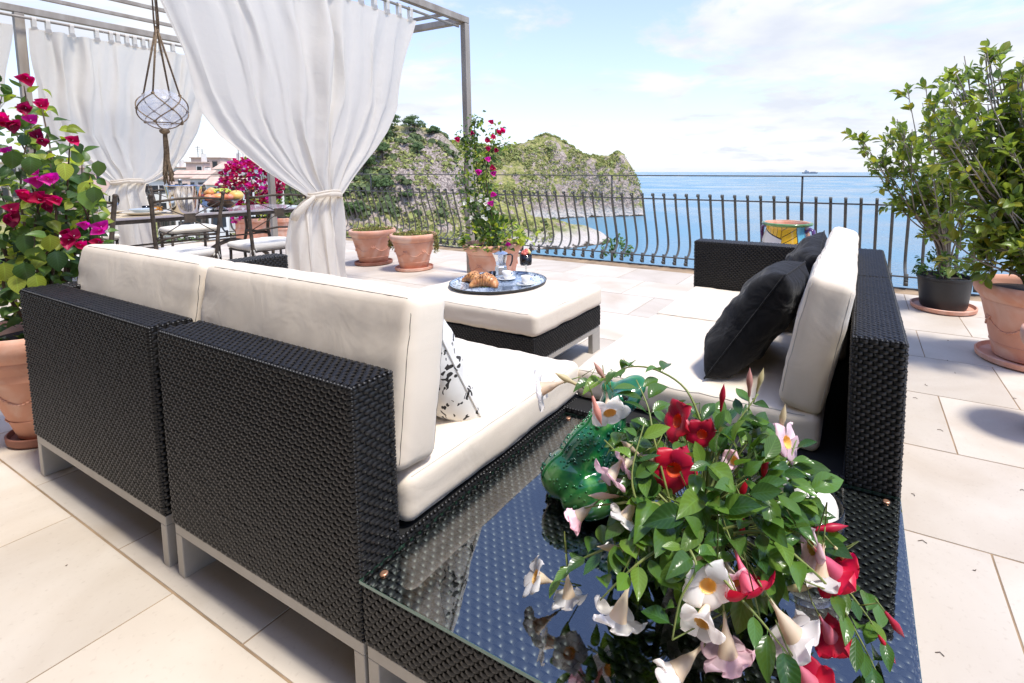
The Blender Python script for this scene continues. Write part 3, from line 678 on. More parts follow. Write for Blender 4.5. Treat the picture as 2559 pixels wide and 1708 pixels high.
c1 = curtain('curtain', 'large white cotton curtain tied at the waist in front of the dining table', XR, 2.70,
  [(2.70, 1.42), (2.3, 1.62), (2.0, 1.70), (1.75, 1.745), (1.6, 1.80), (1.45, 1.90), (1.34, 2.02), (1.22, 2.16), (1.13, 2.29), (1.05, 2.42), (.99, 2.51), (.93, 2.42), (.85, 2.36), (.6, 2.32), (.3, 2.30), (0, 2.26)],
  [(2.70, 3.66), (2.4, 3.55), (2.1, 3.47), (1.8, 3.40), (1.57, 3.28), (1.4, 3.16), (1.25, 3.02), (1.12, 2.90), (1.05, 2.84), (.99, 2.78), (.9, 2.79), (.6, 2.80), (.3, 2.81), (0, 2.86)],
  (2.645, .99, .27), 24, 11, True, [1.45+.135*i for i in range(17)])
mb = MB(); mb.tube([(XR+.05, 2.53, .99), (XR+.06, 2.45, .93), (XR+.05, 2.38, .86), (XR+.03, 2.36, .80)], [.35, .8, 1, .75], 8, flat=(.012, .034)); mb.build('tie_end', M_curt, c1, True, world=True)
c2 = curtain('curtain', 'white curtain tied low on the town side behind the dining table', XL+.10, 2.70,
  [(2.70, 2.02), (2.0, 2.03), (1.6, 2.08), (1.32, 2.26), (1.15, 2.44), (1.06, 2.55), (.9, 2.48), (.5, 2.40), (0, 2.36)],
  [(2.70, 3.72), (2.15, 3.56), (1.7, 3.42), (1.4, 3.28), (1.2, 3.14), (1.10, 2.98), (1.05, 2.86), (.95, 2.83), (.6, 2.86), (0, 2.90)],
  (2.70, 1.06, .29), 20, 5, True, [2.06, 2.16, 2.34, 2.54, 2.66, 2.72, 2.80, 2.87, 2.95, 3.02, 3.12, 3.24, 3.42, 3.62])
c3 = curtain('curtain', 'white curtain at the left border beyond the wooden post', XL+.10, 2.70,
  [(2.70, .35), (1.6, .5), (1.06, .9), (.5, .8), (0, .78)], [(2.70, 1.90), (1.9, 1.80), (1.4, 1.5), (1.06, 1.2), (.5, 1.22), (0, 1.25)],
  (1.05, 1.06, .29), 16, 9, True, [.4+.14*i for i in range(11)])

# hanging glass globe in a knotted rope net
GX, GY, GZ, GR = -5.13, 2.0, 1.70, .158
M_rope = pmat('jute_rope', (.26, .19, .12), .95, var=.25, vs=60, bump=.8, bs=400, bd=.002, c2=(.13, .09, .06))
def crackle():
    m, nt, N, L, b = newmat('mottled_glass')
    tc = N.new('ShaderNodeTexCoord'); v = N.new('ShaderNodeTexNoise'); v.inputs['Scale'].default_value = 9; v.inputs['Detail'].default_value = 6; v.inputs['Distortion'].default_value = 2.5; L.new(tc.outputs['Object'], v.inputs['Vector'])
    r = N.new('ShaderNodeMapRange'); L.new(v.outputs['Fac'], r.inputs[0]); r.inputs[1].default_value = .45; r.inputs[2].default_value = .62; r.inputs[3].default_value = .08; r.inputs[4].default_value = .5
    t = N.new('ShaderNodeBsdfTransparent'); t.inputs[0].default_value = (.96, .97, 1, 1)
    tl = N.new('ShaderNodeBsdfTranslucent'); tl.inputs[0].default_value = (.85, .87, .95, 1); b.inputs['Base Color'].default_value = (.8, .82, .9, 1); b.inputs['Roughness'].default_value = .15
    m1 = N.new('ShaderNodeMixShader'); m1.inputs[0].default_value = .5; L.new(b.outputs[0], m1.inputs[1]); L.new(tl.outputs[0], m1.inputs[2])
    m2 = N.new('ShaderNodeMixShader'); L.new(r.outputs[0], m2.inputs[0]); L.new(t.outputs[0], m2.inputs[1]); L.new(m1.outputs[0], m2.inputs[2]); L.new(m2.outputs[0], N['Material Output'].inputs[0]); return m
gl = thing('hanging_globe', 'mottled glass globe hanging from the pergola in a knotted rope net with tassel', 'globe lamp', (GX, GY, GZ))
MB().ball((0, 0, 0), GR, 36, 24).build('globe', crackle(), gl, True)
m = MB()
def sph(az, el, k=1.03): return (GR*k*math.cos(el)*math.cos(az), GR*k*math.cos(el)*math.sin(az), GR*k*math.sin(el))
def arc(a0, e0, a1, e1, n=10): return [sph(lerp(a0, a1, i/n), lerp(e0, e1, i/n)) for i in range(n+1)]
hook = (0, 0, 1.02)
kn = MB(); a00 = YAW-PI/2+.3
for q in range(4):
    az = a00+q*PI/2
    up = sph(az, .75, 1.05)
    for dz in (-.006, .006): m.tube([(dz*.5, dz*.5, .66), (up[0]+dz*(1-.3), up[1], up[2])], .0042, 5)
    m.tube(arc(az, .75, az+PI/4, -.05), .0045, 5); m.tube(arc(az, .75, az-PI/4, -.05), .0045, 5)
    m.tube(arc(az+PI/4, -.05, az+PI/2, -.72), .0045, 5); m.tube(arc(az+PI/4, -.05, az, -.72), .0045, 5)
    m.tube(smooth_path([sph(az, -.72), sph(az, -1.1), (0, 0, -GR*1.06)], 5), .0045, 5)
    kn.ball(up, .012, 6, 4); kn.ball(sph(az+PI/4, -.05), .011, 6, 4); kn.ball(sph(az, -.72), .012, 6, 4)
ring = [sph(2*PI*i/24, -.78, 1.04) for i in range(25)]; m.tube(ring, .0045, 5, cap=False)
m.build('net', M_rope, gl, True); kn.ball((0, 0, -GR-.02), .028, 8, 6, sc=(1.3, 1.3, .9)); kn.build('knots', M_rope, gl, True, kind='stuff')
m = MB()
for q in range(10): m.tube([(math.cos(q)*.012*(i % 2+.5), math.sin(q*1.3)*.012, z+.0) for i, z in enumerate([.60, .72, .95, 1.22])], .004, 4)
m.build('hanging_rope', M_rope, gl, True)
m = MB(); rr = random.Random(2)
for q in range(34):
    a = rr.uniform(0, 6.28); r0 = rr.uniform(0, .014); r1 = rr.uniform(.005, .045); ln = rr.uniform(.36, .46)
    m.tube(smooth_path([(r0*math.cos(a), r0*math.sin(a), -GR-.02), (r0*1.3*math.cos(a+.5), r0*1.3*math.sin(a+.5), -GR-.2), (r1*math.cos(a+1), r1*math.sin(a+1), -GR-ln)], 4), .0032, 4)
m.build('tassel', M_rope, gl, True)

# ================================================================== WICKER SEATING
class Weave:
    def __init__(s): s.V = []; s.F = []; s.n = 0
    def panel(s, o, u, v, lu, lv, bw=.024, bh=.0115, h=.0042, rnd=None):
        o = np.array(o, float); u = np.array(u, float); v = np.array(v, float); n = np.cross(u, v)
        nr = max(1, int(round(lv/bh))); nc = max(1, int(round(lu/bw))); bh = lv/nr; bw = lu/nc
        st = np.array([0, .16, .5, .84, 1.]); ht = np.array([-.45, .62, 1, .62, -.45])*h
        ac = np.array([-.46, 0, .46]); ah = np.array([-.35, .22, -.35])*h
        loc = []
        for a, hh in zip(st, ht):
            for b, h2 in zip(ac, ah): loc.append((a*.97+.015, b*.92, hh+h2))
        loc = np.array(loc)
        fq = []
        for i in range(4):
            for j in range(2): fq.append((i*3+j, i*3+3+j, i*3+4+j, i*3+1+j))
        fq = np.array(fq)
        R_, C_ = np.meshgrid(np.arange(nr), np.arange(-1, nc+1), indexing='ij')
        u0 = (C_+(R_ % 2)*.5)*bw; u1 = u0+bw
        u0 = np.clip(u0, -.002, lu+.002); u1 = np.clip(u1, -.002, lu+.002); ok = (u1-u0) > bw*.2
        u0, u1, vv = u0[ok], u1[ok], ((R_+.5)*bh)[ok]
        k = len(u0); rs = np.random.RandomState(k)
        jz = rs.normal(0, h*.09, k); jv = rs.normal(0, bh*.03, k)
        P = (o[None, None]+(u0[:, None]+(u1-u0)[:, None]*loc[None, :, 0])[..., None]*u+(vv[:, None]+jv[:, None]+loc[None, :, 1]*bh)[..., None]*v+(loc[None, :, 2]+jz[:, None])[..., None]*n)
        s.V.append(P.reshape(-1, 3)); F = (fq[None]+(np.arange(k)*15)[:, None, None]+s.n).reshape(-1, 4); s.F.append(F); s.n += k*15
    def build(s, parent, name='wicker_weave', mat=None):
        V = np.concatenate(s.V); F = np.concatenate(s.F)
        chain = []; P = parent
        while P is not None: chain.append(P); P = P.parent
        T = Matrix.Identity(4)
        for P in reversed(chain): T = T @ P.matrix_basis
        me = bpy.data.meshes.new(name); me.vertices.add(len(V)); me.vertices.foreach_set('co', V.ravel())
        me.loops.add(F.size); me.loops.foreach_set('vertex_index', F.ravel()); me.polygons.add(len(F))
        me.polygons.foreach_set('loop_start', np.arange(0, F.size, 4)); me.polygons.foreach_set('loop_total', np.full(len(F), 4))
        me.materials.append(mat or M_strand); me.update(calc_edges=True); me.polygons.foreach_set('use_smooth', np.ones(len(F), bool)); me.transform(T.inverted())
        o = bpy.data.objects.new(name, me); col.objects.link(o); o.parent = parent; o['kind'] = 'stuff'; return o
def wicker_box(name, parent, x0, x1, y0, y1, z0, z1, faces='-x+x-y+y+z', tz='x', bw=.024, bh=.0115, mat=None):
    c = .0022
    MB().cbox(x0+c, x1-c, y0+c, y1-c, z0+c, z1-c, .008).build(name, M_core, parent, world=True)
    pr = [o for o in col.objects if o.parent == parent][-1]
    w = Weave(); e = .0045
    lx, ly, lz = x1-x0-2*e, y1-y0-2*e, z1-z0-2*e
    if '-y' in faces: w.panel((x0+e, y0, z0+e), (1, 0, 0), (0, 0, 1), lx, lz, bw, bh)
    if '+y' in faces: w.panel((x1-e, y1, z0+e), (-1, 0, 0), (0, 0, 1), lx, lz, bw, bh)
    if '+x' in faces: w.panel((x1, y0+e, z0+e), (0, 1, 0), (0, 0, 1), ly, lz, bw, bh)
    if '-x' in faces: w.panel((x0, y1-e, z0+e), (0, -1, 0), (0, 0, 1), ly, lz, bw, bh)
    if '+z' in faces:
        if tz == 'x': w.panel((x0+e, y0+e, z1), (1, 0, 0), (0, 1, 0), lx, ly, bw, bh)
        else: w.panel((x1-e, y0+e, z1), (0, 1, 0), (-1, 0, 0), ly, lx, bw, bh)
    w.build(pr, mat=mat)
    # rounded binding strands on the upright corners and the rim
    m = MB(); r = .0042; q = .0035
    for (x, y) in ((x0+q, y0+q), (x1-q, y0+q), (x0+q, y1-q), (x1-q, y1-q)):
        n = int((z1-z0)/.0088); 
        for i in range(n): m.ball((x, y, z0+(i+.5)*(z1-z0)/n), .0052, 5, 3, sc=(1, 1, .8))
    for (a, b) in (((x0+q, y0+q), (x1-q, y0+q)), ((x0+q, y1-q), (x1-q, y1-q)), ((x0+q, y0+q), (x0+q, y1-q)), ((x1-q, y0+q), (x1-q, y1-q))):
        ln = math.dist(a, b); n = max(2, int(ln/.012))
        for i in range(n):
            t = (i+.5)/n; m.ball((lerp(a[0], b[0], t), lerp(a[1], b[1], t), z1-q), .0058, 5, 3, sc=(1.1, 1.1, .8))
    m.build('edge_binding', M_strand, pr, True, world=True, kind='stuff')
    return pr
def alu_frame(parent, x0, x1, y0, y1, z=.165, legs=(1, 1, 1, 1), dep=.10, h=.03):
    m = MB(); t = .034; zz = z-.001
    m.cbox(x0, x1, y0, y0+t, zz-h, zz, .002).cbox(x0, x1, y1-t, y1, zz-h, zz, .002)
    m.cbox(x0, x0+t, y0+t, y1-t, zz-h, zz, .002).cbox(x1-t, x1, y0+t, y1-t, zz-h, zz, .002)
    m.build('frame_rail', M_alu, parent, world=True)
    for k, (x, y) in enumerate(((x0, y0), (x1-t, y0), (x0, y1-dep), (x1-t, y1-dep))):
        if legs[k]: MB().cbox(x, x+t, y, y+dep, 0, zz-h-.0005, .002).build('leg', M_alu, parent, world=True)
def module(label, x0, x1, y0, y1, back, arm=None):
    o = thing('wicker_sofa', label, 'sofa', (x0, y0, 0), group='black wicker lounge seats with cream cushions')
    zb, zs, zt = .167, .338, .747
    if back == '-y':
        wicker_box('backrest', o, x0, x1, y0, y0+.105, zb, zt, '-x+x-y+y+z', 'y'); sy0 = y0+.107
        sx0 = x0; sx1 = x1
        if arm == '-x': wicker_box('armrest', o, x0, x0+.115, sy0, y1-.02, zb, zt, '-x+x+y+z', 'x'); sx0 = x0+.117
        wicker_box('seat_base', o, sx0, sx1, sy0, y1, zb, zs, '+x+y')
    else:
        wicker_box('backrest', o, x1-.132, x1, y0, y1, zb, zt, '-x+x-y+z', 'x')
        sy1 = y1
        if arm == '+y': wicker_box('armrest', o, x0, x1-.134, y1-.12, y1, zb, zt, '-x-y+y+z', 'y'); sy1 = y1-.122
        wicker_box('seat_base', o, x0, x1-.134, y0, sy1, zb, zs, '-x-y')
    alu_frame(o, x0+.003, x1-.003, y0+.003, y1-.003)
    return o
module('black wicker seat farthest from the glass table, nearest the left border, with armrest', -2.872, -1.830, .64, 1.58, '-y', '-x')
module('black wicker seat whose tall back meets the left corner of the glass table', -1.778, -.938, .64, 1.58, '-y')
module('black wicker seat just behind the glass table with its back on the right', -.955, .125, 1.468, 2.335, '+x')
module('black wicker seat with armrest at the sea end of the right hand row', -.955, .125, 2.345, 3.172, '+x', '+y')

def rbox(sx, sy, sz, r, puff, seed, n=(26, 10, 8), wr=.004, edge=.0, sq=1.0):
    hx, hy, hz = sx/2, sy/2, sz/2; rs = random.Random(seed); off = rs.uniform(0, 99)
    from mathutils import noise as mn
    V = []; F = []; key = {}
    def pt(p):
        q = Vector((max(-hx+r, min(hx-r, p[0])), max(-hy+r, min(hy-r, p[1])), max(-hz+r, min(hz-r, p[2]))))
        d = Vector(p)-q
        out = q+(d.normalized()*r if d.length > 1e-9 else d)
        u, v, w = out.x/hx, out.y/hy, out.z/hz
        bx = (1-u*u)*(1-v*v)
        out.z += math.copysign(1, out.z)*puff*max(0, bx)**.7*min(1, abs(w)*1.2)
        out.y += math.copysign(1, out.y)*puff*.35*(1-u*u)*(1-w*w)*min(1, abs(v)*1.1)
        out.x += math.copysign(1, out.x)*puff*.25*(1-v*v)*(1-w*w)*min(1, abs(u))
        nn = mn.noise(Vector((out.x*7+off, out.y*9, out.z*11)))*wr+mn.noise(Vector((out.x*26+off, out.y*4, out.z*22)))*wr*.45+mn.noise(Vector((out.x*34+off, v*1.2, 1.3)))*.0045*abs(v)**2.5*abs(w)**2+mn.noise(Vector((3.1, out.y*34+off, w*1.2)))*.004*abs(u)**2.5*abs(w)
        dn = Vector((out.x/hx**2, out.y/hy**2, out.z/hz**2)).normalized()
        return out+dn*nn
    def idx(p):
        k = (round(p[0], 5), round(p[1], 5), round(p[2], 5))
        if k not in key: key[k] = len(V); V.append(pt(p))
        return key[k]
    def ax(h, k):
        a = [-h, -h+r*.3, -h+r*.65, -h+r]; m = [lerp(-h+r, h-r, i/k) for i in range(1, k)]; return a+m+[h-r, h-r*.65, h-r*.3, h]
    X, Y, Z = ax(hx, n[0]), ax(hy, n[1]), ax(hz, n[2])
    for s_ in (-1, 1):
        for (P, Q, mk) in ((X, Y, lambda a, b: (a, b, s_*hz)), (Y, Z, lambda a, b: (s_*hx, a, b)), (Z, X, lambda a, b: (b, s_*hy, a))):
            for i in range(len(P)-1):
                for j in range(len(Q)-1):
                    q = [idx(mk(P[i], Q[j])), idx(mk(P[i+1], Q[j])), idx(mk(P[i+1], Q[j+1])), idx(mk(P[i], Q[j+1]))]
                    if len(set(q)) < 3: continue
                    F.append(tuple(q if s_ > 0 else q[::-1]))
    def seam(sgn):
        P = []
        k = .30*r
        def e(x, y): return pt((x, y, sgn*hz))
        a, b = hx, hy
        def add(x0, y0, x1, y1, m):
            for i in range(m):
                t = i/m; x, y = lerp(x0, x1, t), lerp(y0, y1, t)
                P.append(pt((x, y, sgn*(hz))))
        cxx, cyy = hx-r*.30, hy-r*.30
        q = r*.45
        pts = []
        for (x0, y0, x1, y1, m) in ((-cxx+q, -hy, cxx-q, -hy, 30), (hx, -cyy+q, hx, cyy-q, 16), (cxx-q, hy, -cxx+q, hy, 30), (-hx, cyy-q, -hx, -cyy+q, 16)):
            add(x0, y0, x1, y1, m)
        P.append(P[0]); return P
    return V, F, seam
def cushion(label, cx, cy, cz, sx, sy, sz, tilt=(0, 0, 0), seed=1, r=.032, puff=.012, cat='cushion', name='cushion', group=None, seam_m=None, seamr=.0016, mat=None, n=(26, 12, 5), wr=.004):
    o = thing(name, label, cat, (cx, cy, cz), group=group); o.rotation_euler = tilt
    V, F, seam = rbox(sx, sy, sz, r, puff, seed, n, wr)
    MB().add(V, F).build('cover', mat or M_canvas, o, True)
    m = MB()
    for s_ in (-1, 1): m.tube(seam(s_), seamr, 5, cap=False)
    m.build('seam', seam_m or M_seam2, o, True)
    return o
GB = 'cream back cushions'; GS = 'cream seat cushions'
ta = math.atan2(.055, .40)
for (x0, x1, lb, sd) in ((-2.83, -1.893, 'cream back cushion at the far left end of the long sofa', 3), (-1.872, -.935, 'cream back cushion beside the glass table, its side towards the plants', 8)):
    cushion(lb, (x0+x1)/2, .832, .690, x1-x0, .42, .118, (PI/2-ta, 0, 0), sd, .030, .020, name='back_cushion', group=GB, seam_m=M_seam, seamr=.0009, wr=.0035, n=(40, 16, 4))
cushion('cream seat cushion of the left sofa farther from the glass table', (-2.75-1.835)/2, 1.165, .405, .915, .82, .125, seed=4, r=.028, puff=.012, name='seat_cushion', group=GS)
cushion('cream seat cushion of the left sofa touching the glass table edge', (-1.825-.935)/2, 1.17, .408, .89, .81, .13, seed=5, r=.030, puff=.012, name='seat_cushion', group=GS, n=(30, 26, 5), wr=.005)
cushion('cream seat cushion right behind the glass table and green frog', (-.955-.085)/2, 1.955, .397, .87, .805, .118, seed=6, r=.026, puff=.010, name='seat_cushion', group=GS, n=(30, 26, 5), wr=.004)
cushion('cream seat cushion at the sea end below the wicker armrest', (-.955-.03)/2, 2.71, .397, .92, .675, .115, seed=7, r=.026, puff=.008, name='seat_cushion', group=GS)
tb = math.atan2(.085, .41)
def bcush(y0, y1, lb, sd):
    o = cushion(lb, -.108, (y0+y1)/2, .668, y1-y0, .43, .128, (0, 0, 0), sd, .030, .016, name='back_cushion', group=GB, seam_m=M_seam2, wr=.005, n=(36, 16, 4))
    o.rotation_euler = (Matrix.Rotation(tb, 3, 'Y') @ Matrix.Rotation(PI/2, 3, 'Z') @ Matrix.Rotation(PI/2, 3, 'X')).to_euler()
    return o
bcush(1.555, 2.29, 'cream back cushion standing on end behind the glass table against dark wicker', 12)
bcush(2.305, 3.04, 'cream back cushion at the sea end of the right hand sofa', 13)

# ottoman
ot = thing('ottoman', 'square black wicker ottoman with thick cream pad carrying the breakfast tray', 'ottoman', (-2.55, 2.10, 0))
wicker_box('wicker_body', ot, -2.55, -1.535, 2.10, 2.845, .167, .302, '-x+x-y+y')
alu_frame(ot, -2.547, -1.538, 2.103, 2.842)
cushion('thick cream pad on the wicker ottoman under the round tray', -2.04, 2.475, .371, 1.04, .765, .135, seed=15, r=.034, puff=.006, name='seat_pad', group=None)

# pillows
def pillow(label, pos, M, w, h, t, seed, mat, name='pillow', cat='pillow', group=None, pinch=.10, wr=.012):
    from mathutils import noise as mn
    o = thing(name, label, cat, (0, 0, 0), group=group); o.matrix_basis = TR(*pos) @ M
    n = 34; V = []; F = []; off = seed*3.7
    for s_ in (1, -1):
        for j in range(n+1):
            for i in range(n+1):
                u = 2*i/n-1; v = 2*j/n-1
                k = 1-pinch*(1-abs(v)**1.5)*0 - pinch*(u*u*v*v)*0
                x = w/2*u*(1-pinch*(1-u*u*0)*(1-v*v)*.35*abs(u)); y = h/2*v*(1-pinch*(1-u*u)*.35*abs(v))
                f = max(0, (1-u**4))*max(0, (1-v**4)); z = t/2*f**.55
                rad = math.hypot(u, v); ang = math.atan2(v, u)
                cr = mn.noise(Vector((u*2.4+off, v*2.4, s_*3)))*wr*1.6+abs(mn.noise(Vector((ang*2.2+off, rad*1.2, s_*5))))*wr*1.3*rad+mn.noise(Vector((u*8+off, v*8, s_*3)))*wr*.35
                z += cr*min(1, f*3)
                V.append((x, y, s_*z))
        b = 0 if s_ == 1 else (n+1)**2
        for j in range(n):
            for i in range(n):
                q = (b+j*(n+1)+i, b+j*(n+1)+i+1, b+(j+1)*(n+1)+i+1, b+(j+1)*(n+1)+i); F.append(q if s_ == 1 else q[::-1])
    MB().add(V, F).build('cover', mat, o, True, clean=True)
    edge = [(w/2*u*(1-pinch*(1-v*v)*.35*abs(u)), h/2*v*(1-pinch*(1-u*u)*.35*abs(v)), 0) for (u, v) in [(lerp(-1, 1, i/14), -1) for i in range(14)]+[(1, lerp(-1, 1, i/14)) for i in range(14)]+[(lerp(1, -1, i/14), 1) for i in range(14)]+[(-1, lerp(1, -1, i/14)) for i in range(15)]]
    MB().tube(edge, .003, 5, cap=False).build('seam', mat, o, True)
    return o
def basis(x, y, z): return Matrix((Vector(x).normalized(), Vector(y).normalized(), Vector(z).normalized())).transposed().to_4x4()
def lean(xdir, tilt_from_vertical, face):               # pillow: X = along row, Y = up the slope, Z = face
    x = Vector(xdir).normalized(); f = Vector(face).normalized(); up = (Vector((0, 0, 1))*math.cos(tilt_from_vertical) - f*math.sin(tilt_from_vertical)).normalized()
    return basis(x, up, x.cross(up))
pillow('charcoal linen pillow slumped nearest the glass table on the right sofa', (-.335, 1.92, .645), lean((-.10, -1, 0), .55, (-1, -.1, 0)) @ RZ(.06), .56, .46, .19, 3, M_dark, group='charcoal pillows on the right hand sofa')
pillow('charcoal linen pillow half hidden behind the nearer dark one', (-.27, 2.52, .66), lean((.12, -1, 0), .48, (-1, .12, 0)) @ RZ(-.08), .52, .46, .16, 6, M_dark, group='charcoal pillows on the right hand sofa')
def leafprint():
    m = clothmat('leaf_print_cotton', (.80, .77, .71), trans=0, var=.02, wr=.3)
    nt = m.node_tree; N = nt.nodes; L = nt.links; b = N['Principled BSDF']; tc = N.new('ShaderNodeTexCoord')
    dn = N.new('ShaderNodeTexNoise'); dn.inputs['Scale'].default_value = 22; L.new(tc.outputs['Object'], dn.inputs['Vector']); da = N.new('ShaderNodeVectorMath'); da.operation = 'MULTIPLY_ADD'; L.new(dn.outputs['Color'], da.inputs[0]); da.inputs[1].default_value = (.05, .05, 0); L.new(tc.outputs['Object'], da.inputs[2])
    mp = N.new('ShaderNodeMapping'); mp.inputs['Scale'].default_value = (1.3, .42, .01); mp.inputs['Rotation'].default_value = (0, 0, .6); L.new(da.outputs[0], mp.inputs[0])
    v = N.new('ShaderNodeTexVoronoi'); v.inputs['Scale'].default_value = 74; L.new(mp.outputs[0], v.inputs['Vector'])
    n = N.new('ShaderNodeTexNoise'); n.inputs['Scale'].default_value = 6.5; n.inputs['Detail'].default_value = 1; L.new(tc.outputs['Object'], n.inputs['Vector'])
    a = mth('LESS_THAN', v.outputs['Distance'], .36, N=N, L=L); c = mth('GREATER_THAN', n.outputs['Fac'], .53, N=N, L=L); f = mth('MULTIPLY', a, c, N=N, L=L)
    old = b.inputs['Base Color'].links[0].from_socket; mx = N.new('ShaderNodeMixRGB'); L.new(f, mx.inputs[0]); L.new(old, mx.inputs[1]); mx.inputs[2].default_value = (.025, .022, .02, 1); L.new(mx.outputs[0], b.inputs['Base Color']); return m
pillow('white pillow with black leaf print tucked behind the left back cushion', (-1.22, 1.0, .64), lean((1, 0, 0), .42, (0, 1, 0)) @ RZ(.05), .46, .44, .15, 9, leafprint())

# ================================================================== GLASS TABLE
tb_ = thing('glass_table', 'low black wicker corner table under a clear glass top with copper studs', 'coffee table', (-.935, .64, 0))
wicker_box('wicker_body', tb_, -.934, .125, .642, 1.462, .167, .308, '-y+x-x', 'x')
_w = Weave(); _w.panel((-.930, .646, .309), (1, 0, 0), (0, 1, 0), 1.05, .811, .027, .0145, .005); _w.build(tb_, 'woven_top', M_strand2)
alu_frame(tb_, -.931, .122, .645, 1.459)
def tableglass():
    m, nt, N, L, b = newmat('table_glass')
    g = N.new('ShaderNodeBsdfGlossy'); g.inputs['Roughness'].default_value = .0; g.inputs[0].default_value = (1, 1, 1, 1)
    t = N.new('ShaderNodeBsdfTransparent'); t.inputs[0].default_value = (.86, .93, .90, 1)
    f = N.new('ShaderNodeFresnel'); f.inputs[0].default_value = 2.35
    ms = N.new('ShaderNodeMixShader'); L.new(f.outputs[0], ms.inputs[0]); L.new(t.outputs[0], ms.inputs[1]); L.new(g.outputs[0], ms.inputs[2]); L.new(ms.outputs[0], N['Material Output'].inputs[0]); return m
M_tglass = tableglass()
M_gedge = pmat('green_glass_edge', (.10, .22, .17), .15, var=.1, vs=20, coat=.5)
GT = .3205
gx0, gx1, gy0, gy1 = -.937, .127, .637, 1.464
MB().add([(gx0, gy0, GT), (gx1, gy0, GT), (gx1, gy1, GT), (gx0, gy1, GT)], [(0, 1, 2, 3)]).build('glass_top', M_tglass, tb_, world=True)
m = MB()
for (a, b, c, d) in ((gx0, gx1, gy0, gy0+.0008), (gx0, gx1, gy1-.0008, gy1), (gx0, gx0+.0008, gy0+.0008, gy1-.0008), (gx1-.0008, gx1, gy0+.0008, gy1-.0008)): m.box(a, b, c, d, GT-.008, GT-.0003)
m.build('glass_edge', M_gedge, tb_, world=True)
M_cop = pmat('copper_stud', (.75, .40, .24), .35, metal=.8)
for (x, y) in ((gx0+.035, gy0+.035), (gx1-.035, gy0+.035), (gx0+.035, gy1-.035), (gx1-.035, gy1-.035)):
    MB().lathe([(0, GT+.0005), (.008, GT+.0005), (.009, GT+.002), (.007, GT+.0045), (.004, GT+.004), (0, GT+.004)], 14, TR(x, y, 0)).build('stud', M_cop, tb_, True, world=True)
# ================================================================== POTS
def rosette(m, M, r=.03):
    m.ball((0, 0, 0), r*.3, 8, 5, M=M, sc=(1, 1, .7))
    for k in range(8):
        a = 2*PI*k/8; m.ball((r*.62*math.cos(a), r*.62*math.sin(a), 0), r*.27, 6, 4, M=M, sc=(1, 1, .5))
def clay_pot(name, label, x, y, rt, rb, h, plant_fill=.93, saucer=True, rel=True, mat=None, group=None, smat=None, rz=0, sr=None):
    o = thing(name, label, 'plant pot', (x, y, 0), rz, group=group); mat = mat or M_terra; b = .022 if saucer else 0
    H = h; k = rt
    prof = [(0, b), (rb*.9, b), (rb, b+.01), (lerp(rb, rt*.86, .5), b+H*.42), (rt*.845, b+H*.72), (rt*.87, b+H*.76), (rt*.86, b+H*.775), (rt*.90, b+H*.80), (rt*.965, b+H*.845), (rt*1.0, b+H*.90), (rt*1.0, b+H*.955), (rt*.975, b+H*.99), (rt*.93, b+H*1.0), (rt*.885, b+H*.985), (rt*.86, b+H*.93), (rt*.80, b+H*.6), (0, b+H*.6)]
    MB().lathe(prof, 56).build('body', mat, o, True, auto=50)
    MB().lathe([(0, b+H*.885), (rt*.5, b+H*.895), (rt*.865, b+H*.88)], 40).build('soil', M_soil, o, True)
    if saucer:
        s = sr or rb*1.35
        MB().lathe([(0, .003), (s*.92, .0), (s, .012), (s*1.01, .04), (s*.97, .043), (s*.93, .02), (0, .018)], 48).build('saucer', smat or M_terra_d, o, True, auto=40)
    if rel:
        m = MB(); rm = lambda z: interp(z, [0, .42, .72], [rb, lerp(rb, rt*.86, .5), rt*.845])
        for i in range(6):
            a = i*PI/3+.4; zz = .54; r = rm(zz)+.002; sl = math.atan2(rt*.86-rb, H*.72)
            M = TR(r*math.cos(a), r*math.sin(a), b+H*zz) @ RZ(a) @ RY(PI/2-sl*.9); rosette(m, M, .034)
            P = []
            for j in range(13):
                t = j/12; aa = a+t*PI/3; z = .54-.16*math.sin(PI*t); P.append(((rm(z)+.002)*math.cos(aa), (rm(z)+.002)*math.sin(aa), b+H*z))
            m.tube(P, .004, 6); 
            for j in range(2, 11): m.ball(P[j], .009, 6, 4, sc=(.9, .9, .7))
        ring = [((rm(.2)+.001)*math.cos(q), (rm(.2)+.001)*math.sin(q), b+H*.2) for q in np.linspace(0, 2*PI, 49)]; m.tube(ring, .003, 5, cap=False)
        m.build('relief', mat, o, True)
    return o
GP = 'terracotta pots along the terrace'
p_l = clay_pot('terracotta_pot', 'terracotta pot of low succulents on dark saucer nearest the big white curtain', -5.62, 4.24, .275, .165, .43, group=GP)
p_m = clay_pot('terracotta_pot', 'terracotta pot of trailing succulents on pale saucer, right one of the pair', -4.86, 4.22, .270, .16, .42, smat=M_terra, group=GP, rz=.5)
p_c = clay_pot('terracotta_pot', 'terracotta pot with flowering climber behind the ottoman and coffee maker', -3.39, 3.95, .30, .205, .44, group=GP, rz=.2)
p_r = clay_pot('terracotta_pot', 'large terracotta pot with garland relief holding the right hand rubber tree', .985, 3.87, .305, .185, .475, group=GP, smat=M_terra, sr=.275, rz=.9)
p_e = clay_pot('terracotta_pot', 'pale terracotta pot cut by the right border of the view', .872, 2.82, .185, .10, .46, group=GP)
p_b = clay_pot('terracotta_pot', 'terracotta pot with bougainvillea at the far end of the left sofa', -3.27, .80, .265, .12, .49, group=GP, sr=.155, rz=.3)
M_blackpot = pmat('black_plastic', (.018, .019, .021), .45, var=.1, vs=10, bump=.1, bs=50)
o = thing('black_pot', 'black plastic pot on terracotta saucer beside the railing at right', 'plant pot', (.675, 5.03, 0))
